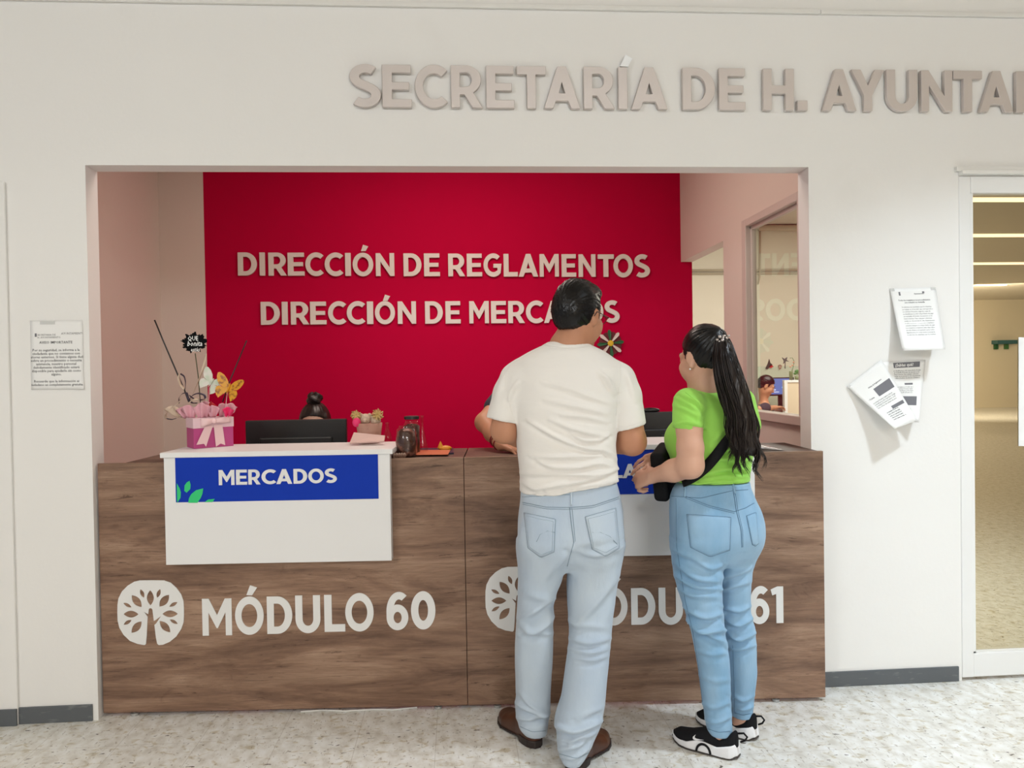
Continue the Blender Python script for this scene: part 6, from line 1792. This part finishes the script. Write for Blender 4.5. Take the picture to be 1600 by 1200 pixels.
# bottles and jars
M_JAR = glass_mat('jar_glass', (.90, .84, .83, 1), ((1, 1, 1, 1), None), .03)
M_CLEAR = mat('thin_clear_glass', (.75, .62, .60, 1), .05, alpha=.28, spec=.8); M_CHOC = mat('dark_wrapped_sweets', (.05, .018, .012, 1), .35, noise_mix=((.22, .10, .07, 1), 45, .52, .62, (1, 1, 1)))
M_CORK = mat('light_sweets', (.45, .32, .25, 1), .5, noise_mix=((.2, .1, .07, 1), 40, .45, .6, (1, 1, 1)))
def vessel(name, px, ybase_z, Y, prof, lab, cat='bottle', fill=None, lid=None, grp='bottles and jars on the counter'):
    c = at(px, 700, Y); c[2] = CT; root = empty(name, c, lab, cat, grp)
    adopt(MB().lathe(c, prof, 24).build('glass', M_JAR, smooth=True), root)
    if fill: adopt(MB().lathe(c, fill[0], 20).build('contents', fill[1], smooth=True), root)
    if lid: adopt(MB().lathe(c, lid[0], 24).build('lid', lid[1], smooth=False), root)
    return root
def zz(px, py, Y): return at(px, py, Y)[2]-CT
h = zz(606, 660, .345); vessel('glass_bottle', 606, 0, .345, [(.020, .0003), (.021, .05), (.018, h*.55), (.008, h*.75), (.008, h*.93), (.010, h*.95), (.010, h)], 'small clear glass bottle between the gift arrangement and the jars')
h = zz(660, 649, .19); vessel('glass_bottle', 660, 0, .19, [(.024, .0003), (.025, .02), (.020, h*.3), (.010, h*.6), (.0065, h*.72), (.0065, h*.92), (.009, h*.93), (.009, h)], 'tall slim clear bottle right of the sweet jars')
h = zz(634, 665, .05); vessel('sweet_jar', 635, 0, .05, [(.040, .0003), (.044, .012), (.045, h*.5), (.038, h*.88), (.028, h*.97), (.030, h)], 'wide glass jar of dark sweets at the end of the MERCADOS shelf', 'jar',
       ([(.036, .002), (.041, .012), (.042, h*.50), (.035, h*.80), (.020, h*.90), (.004, h*.91)], M_CHOC))
h = zz(642, 655, .155); vessel('sweet_jar', 644, 0, .155, [(.034, .0003), (.036, .01), (.036, h*.84), (.028, h*.92), (.028, h)], 'taller jar with black lid behind the wide sweet jar', 'jar',
       ([(.030, .002), (.033, .012), (.033, h*.80), (.02, h*.86), (.003, h*.87)], M_CHOC), ([(.032, h+.0002), (.032, h+.012), (.026, h+.014)], M_BLACK))
rgj = np.random.default_rng(11)
for i, (px, py) in enumerate(((619, 708.5), (624, 709), (628, 710), (632, 710.5), (645, 708), (648, 706))):
    c = on_top(px, py); c[1] = min(c[1], .035); c = np.array([c[0], CP.w(CP.px(px, 705)[0], -.030, 0)[1]+.002*i % .01, CT])
o = MB(); 
for i in range(5):
    c = CP.w(CP.px(614+4*i, 705)[0]-.0, -.034, CT+.0115); o_ = MB().ball(c, (.0075, .006, .011), 8, 6).build('wrapped_sweet', M_CORK, None, smooth=True, origin=c)
    tag(o_, 'small wrapped sweets lying on the counter beside the shelf end', 'sweet', 'wrapped sweets by the jar')
# folder, orange sheet, yellow toy
def flat(name, quadp, z, th, m, lab, cat):
    q = [atz(x, y, z) for x, y in quadp]; mb = MB(); mb.add([p for p in q]+[p+np.array([0, 0, th]) for p in q], [(3, 2, 1, 0), (4, 5, 6, 7), (0, 1, 5, 4), (1, 2, 6, 5), (2, 3, 7, 6), (3, 0, 4, 7)])
    o = mb.build(name, m, origin=np.mean(q, 0)); tag(o, lab, cat); return o
flat('folder', [(652, 710.5), (709, 709.5), (708, 701.5), (658, 702)], CT+.0003, .006, mat('dark_blue_folder', (.02, .02, .05, 1), .4), 'dark blue folder lying on the counter under the orange sheet', 'folder')
flat('orange_sheet', [(649, 711.0), (700, 710.5), (704, 703.5), (657, 704)], CT+.0066, .002, mat('orange_paper', (.62, .17, .075, 1), .5), 'orange paper sheet lying on the folder beside the jars', 'paper')
c = at(692, 696, .13); c[2] = CT+.0001; mb = MB()
q = on_top(693, 704, CT+.001); cz = np.array([q[0], min(q[1], .20)+.03, CT])
yt_ = empty('yellow_ornament', cz, 'yellow folded ornament standing behind the orange sheet', 'ornament')
mb = MB().ball(cz+np.array([.008, 0, .013]), (.030, .014, .013), 14, 8); adopt(mb.build('body', mat('yellow_plastic', (.72, .30, .02, 1), .4), smooth=True), yt_)
adopt(MB().lathe(cz+np.array([-.012, 0, .015]), [(.014, 0), (.008, .015), (.001, .030)], 10).build('point', mat('yellow_orange_plastic', (.75, .36, .03, 1), .4)), yt_)
# crumpled clear plastic bag on the right end of the counter
g = np.zeros((9, 7, 3)); A0 = CP.px(1184, 700)[0]
for i, u in enumerate(np.linspace(0, 1, 9)):
    for j, v in enumerate(np.linspace(0, 1, 7)):
        p = CP.w(A0+.02+.115*u, -.05-.20*v, CT+.002+.030*(1-u)*math.sin(math.pi*(.15+.8*v))+.008*abs(noise.noise(Vector((u*6, v*6, 1))))); g[i, j] = p
o = MB().sheet(g, .0006).build('plastic_bag', mat('clear_crumpled_plastic', (.62, .55, .52, 1), .12, alpha=.5, spec=.8), smooth=True, origin=g.mean((0, 1))); tag(o, 'crumpled clear plastic bag on the right end of the counter', 'bag')
q = [CP.w(A0+.012+.055*u, -.17-.06*v, CT+.040+.004*u) for u, v in ((0, 0), (1, .1), (.9, 1), (0, 1))]
# flower ornament on the red wall
fc = at(953.5, 536.5, IY-.012); fl = empty('wall_flower', fc, 'green and white paper flower with yellow centre on the red wall', 'ornament')
M_FG = mat('green_petal', (.012, .10, .03, 1), .5); M_FW = mat('white_petal', (.70, .60, .56, 1), .5); M_FD = mat('dark_red_leaf', (.12, .003, .01, 1), .6); M_FY = mat('yellow_centre', (.75, .48, .02, 1), .5)
for k in range(16):
    a = math.pi/2+.10+k*math.pi/8; big = k % 2 == 0; L_ = .092 if big else .080; w_ = .0125 if big else .021
    d = np.array([math.cos(a), 0, math.sin(a)]); n_ = np.array([-math.sin(a), 0, math.cos(a)]); y0 = -.012 if big else -.004
    P = [fc+d*L_*t+n_*s_*w_*wd+np.array([0, y0-.004*math.sin(math.pi*t), 0]) for t, wd, s_ in ((.12, .25, -1), (.55, .75, -1), (.85, 1, -1), (1, .45, -1), (1, .45, 1), (.85, 1, 1), (.55, .75, 1), (.12, .25, 1))]
    mb = MB(); m_ = 8; mb.add(P+[p+np.array([0, .003, 0]) for p in P], [tuple(range(m_)), tuple(range(2*m_-1, m_-1, -1))]+[(i, (i+1) % m_, m_+(i+1) % m_, m_+i) for i in range(m_)])
    adopt(mb.build('petal' if big else 'backing_leaf', (M_FG if (k//2) % 2 == 0 else M_FW) if big else M_FD), fl)
adopt(MB().ball(fc+np.array([0, -.014, 0]), (.021, .008, .021), 18, 8).build('flower_centre', M_FY, smooth=True), fl)
# thin cable on the floor under the counter
pts = [atz(x, y, .0032) for x, y in ((470, 1112), (505, 1109.5), (540, 1111), (582, 1108.5), (615, 1109), (652, 1105))]
t = np.linspace(0, 5, 41); pts = np.stack([np.interp(t, range(6), [p[i] for p in pts]) for i in range(3)], 1)
o = MB().tube(pts, .003, 8).build('cable', M_PVC, smooth=True, origin=pts.mean(0)); tag(o, 'thin white cable lying on the floor along the counter', 'cable')

# ------------------------------------------------------------------ neighbouring office
YD = 6.15
M_BEIGE = mat('beige_partition', (.72, .60, .44, 1), .6); M_BROWN = mat('brown_desk_laminate', (.20, .10, .07, 1), .5)
dz = at(1210, 641, YD)[2]; xa = at(1150, 640, YD)[0]; xb = at(1330, 640, YD)[0]
desk = empty('desk', ((xa+xb)/2, 6.6, 0), 'brown desk in the neighbouring office seen through the window', 'desk')
adopt(MB().box((xa+.25, YD, dz-.03), (xb, YD+.78, dz)).build('desktop', M_BROWN, bevel=.003), desk)
adopt(MB().box((xb-.05, YD+.05, 0), (xb, YD+.74, dz-.0302)).build('leg_panel', M_BROWN), desk); adopt(MB().box((xa+.25, YD+.7402, 0), (xb-.06, YD+.76, dz-.0302)).build('rear_panel', M_BROWN), desk)
YM = 6.55
a = at(1201, 590, YM); b = at(1241, 618, YM); cx = (a[0]+b[0])/2
mo = empty('monitor', (cx, YM, dz), 'monitor with lit blue screen in the neighbouring office', 'monitor')
adopt(MB().box((a[0], YM, b[2]), (b[0], YM+.03, a[2])).build('screen_housing', M_BLACK, bevel=.003), mo)
bz = (a[2]-b[2])*.06
sc_ = adopt(MB().box((a[0]+bz, YM-.002, b[2]+bz*1.4), (b[0]-bz, YM-.0003, a[2]-bz)).build('screen', mat('blue_lit_screen', (.02, .03, .08, 1), .3, emit=((.12, .20, .52, 1), 1.0))), mo)
for pl in ([(.50, .45), (.60, .62), (.72, .55), (.78, .72), (.90, .68), (.88, .45), (.80, .38), (.70, .42), (.60, .33)],):
    q = [(a[0]+(b[0]-a[0])*u, b[2]+(a[2]-b[2])*v) for u, v in pl]; V, F_ = extrude_poly([q], YM-.0035, YM-.0022); m2 = MB(); m2.add(V, F_); o = m2.build('bright_shape', mat('screen_glow', (.1, .3, .5, 1), .4, emit=((.20, .62, .95, 1), 1.0))); o.parent = sc_; o.location = -(sc_.location+mo.location)
for (u0, u1, v0, v1) in ((.08, .14, .30, .36), (.16, .22, .30, .36), (.24, .27, .30, .36), (.08, .40, .20, .225)):
    o = MB().box((a[0]+(b[0]-a[0])*u0, YM-.0032, b[2]+(a[2]-b[2])*v0), (a[0]+(b[0]-a[0])*u1, YM-.0022, b[2]+(a[2]-b[2])*v1)).build('screen_line', mat('screen_white', (.7, .7, .8, 1), .4, emit=((.8, .85, 1, 1), .8))); o.parent = sc_; o.location = -(sc_.location+mo.location)
adopt(MB().box((cx-.03, YM+.0305, dz+.004), (cx+.03, YM+.05, b[2]+.1)).build('stand', M_BLACK), mo); adopt(MB().box((cx-.10, YM-.05, dz+.0003), (cx+.10, YM+.09, dz+.012)).build('stand_base', M_BLACK, bevel=.003), mo)
# beige desk screen
YP = 6.02
a = at(1225.5, 594, YP); b = at(1262, 646, YP); zb_ = dz
ps = empty('desk_divider', ((a[0]+b[0])/2, YP, 0), 'beige desk divider panel with pale edges beside the lit monitor', 'divider')
adopt(MB().box((a[0]+.035, YP+.01, 0), (b[0]+.5, YP+.03, a[2]-.01)).build('panel', M_BEIGE), ps); adopt(MB().box((a[0], YP, 0), (a[0]+.04, YP+.06, a[2])).build('edge_post', M_ALU, bevel=.003), ps); adopt(MB().box((a[0]+.0402, YP, a[2]-.03), (b[0]+.5, YP+.05, a[2])).build('top_edge', M_ALU, bevel=.003), ps)
# glass screen behind with ornaments and plants
YS = 7.0
a = at(1150, 573.5, YS); b = at(1300, 606, YS)
gs = empty('glass_screen', ((a[0]+b[0])/2, YS, 0), 'greenish glass screen standing behind the desk of the neighbouring office', 'screen')
adopt(MB().box((a[0], YS, .12), (b[0], YS+.01, a[2])).build('glass_sheet', mat('greenish_glass', (.55, .66, .52, 1), .1, alpha=.35)), gs)
for x in (a[0]+.2, b[0]-.2): adopt(MB().box((x-.04, YS-.05, 0), (x+.04, YS+.13, .12)).build('foot', M_ALU), gs)
YPp = YP+.02; pz = at(1240, 594, YPp)[2]
c = at(1245, 590, YPp); c[2] = pz+.0003; plant = empty('potted_plant', c, 'small potted plant with round green leaf on the beige partition', 'plant')
M_GL = mat('green_leaf', (.045, .16, .04, 1), .5); M_VASE = mat('green_glass_vase', (.22, .28, .14, 1), .2, alpha=.8)
adopt(MB().lathe(c, [(.02, 0), (.024, .03), (.02, .05)], 14).build('pot', M_VASE, smooth=True), plant); adopt(MB().tube([c+np.array([0, 0, .04]), c+np.array([.004, 0, .09])], .003, 6).build('stem', M_GL), plant)
for dx, dz_, r in ((.006, .105, .034), (-.02, .08, .022), (.03, .075, .02)): adopt(MB().ball(c+np.array([dx, 0, dz_]), (r, .008, r*.72), 14, 8).build('leaf', M_GL, smooth=True), plant)
c = at(1236, 590, YPp); c[2] = pz+.0003; pl2 = empty('potted_plant', c, 'green glass vase with curved stem and small flowers on the partition', 'plant')
adopt(MB().lathe(c, [(.022, 0), (.022, .10), (.024, .11)], 14).build('vase', M_VASE, smooth=True), pl2)
top_ = at(1240, 560, YPp)
adopt(MB().tube([c+np.array([0, 0, .08]), at(1239, 575, YPp), at(1241, 565, YPp), at(1238, 559, YPp), at(1234, 559.5, YPp)], .0035, 6).build('stem', M_GL, smooth=True), pl2)
for px, py in ((1238, 571), (1240, 566), (1235, 573)): adopt(MB().ball(at(px, py, YPp), (.012, .01, .010), 8, 6).build('flower', mat('pale_flower', (.6, .3, .2, 1), .6), smooth=True), pl2)
def hung(name, px, py, lab, parts_, cat='ornament'):
    c = at(px, py, YS-.012); r_ = empty(name, c, lab, cat, 'ornaments on the glass screen')
    for nm, pol, m in parts_:
        q = [(at(x, y, YS-.012)[0], at(x, y, YS-.012)[2]) for x, y in pol]; V, F_ = extrude_poly([q], YS-.018, YS-.0005); m2 = MB(); m2.add(V, F_); adopt(m2.build(nm, m), r_)
M_ORN = mat('dark_ornament', (.03, .035, .03, 1), .5); M_ORR = mat('red_ornament', (.5, .02, .02, 1), .5); M_ORG = mat('grey_ornament', (.12, .12, .12, 1), .5)
hung('bird_ornament', 1202, 570, 'dark bird ornament with red breast on top of the glass screen', [('bird_body', [(1196, 576), (1200, 568), (1202, 561), (1203.5, 567), (1207, 570), (1203, 573), (1199, 577)], M_ORN), ('red_breast', [(1202, 572), (1205, 570), (1208.5, 572.5), (1205, 575), (1202, 574.5)], M_ORR)])
hung('butterfly_ornament', 1227, 563, 'grey butterfly ornament above the glass screen left of the curved stem', [('wings', [(1222, 558.5), (1226, 561), (1230, 558), (1229, 562.5), (1233, 565), (1228, 564.5), (1224, 568.5), (1225, 564)], M_ORG), ('wire', [(1226.6, 564), (1227.2, 564), (1227.2, 576), (1226.6, 576)], M_ORG)])
hung('flower_ornament', 1219, 573, 'small beige flower ornament on the glass screen edge', [('blossom', [(1216, 571), (1219, 569.5), (1222, 571.5), (1221, 575), (1218, 578), (1216.5, 574)], M_CORK)])
# pipes on the far wall
M_PIPE = mat('cream_painted_pipe', (.52, .45, .34, 1), .5); YW = 7.6
def pipe(y0, y1, r, lab, x0=1060, x1=1330):
    pa = at(x0, y0, YW-r-.001); pb = at(x1, y1, YW-r-.001); pb[2] = pa[2] = (pa[2]+pb[2])/2
    o = MB().tube([pa, pb], r, 10).build('conduit_pipe', M_PIPE, smooth=True, origin=(pa+pb)/2); tag(o, lab, 'pipe', 'pipes on the far wall')
pipe(423, 421, .016, 'thin upper pipe of the pair on the cream far wall'); pipe(428, 426, .016, 'thin lower pipe of the pair on the cream far wall'); pipe(356.5, 355.5, .045, 'thick horizontal pipe high on the cream far wall', 1186, 1330)
pts = [at(1187.5, 360, YW-.03), at(1187.5, 420, YW-.03), at(1187, 432, YW-.04), at(1184.5, 444, YW-.04)]
o = MB().tube(pts, [.014, .014, .012, .010], 8).build('conduit_pipe', M_PIPE, smooth=True, origin=pts[1]); tag(o, 'vertical pipe dropping from the thick pipe on the far wall', 'pipe', 'pipes on the far wall')
# teal-topped board on the rear hall wall, seen mirrored in the glass door
def mir(px, py):
    p = at(px, py, 19.98); return np.array([p[0], -19.95, p[2]])
p0 = mir(1551, 532); p1 = mir(1582, 537.5); kb = empty('notice_board', ((p0[0]+p1[0])/2, -19.95, (p0[2]+p1[2])/2), 'teal-topped notice board far behind, mirrored in the glass door', 'notice board')
adopt(MB().box((p0[0], -19.99, p1[2]), (p1[0], -19.7, p0[2])).build('teal_top', mat('teal_panel', (.04, .13, .14, 1), .5)), kb)
for u, m in ((.10, M_FG), (.62, M_GL)):
    x = p0[0]+(p1[0]-p0[0])*u; adopt(MB().box((x, -19.99, p1[2]-.16), (x+.10, -19.9, p1[2]-.0003)).build('board_panel', m), kb)
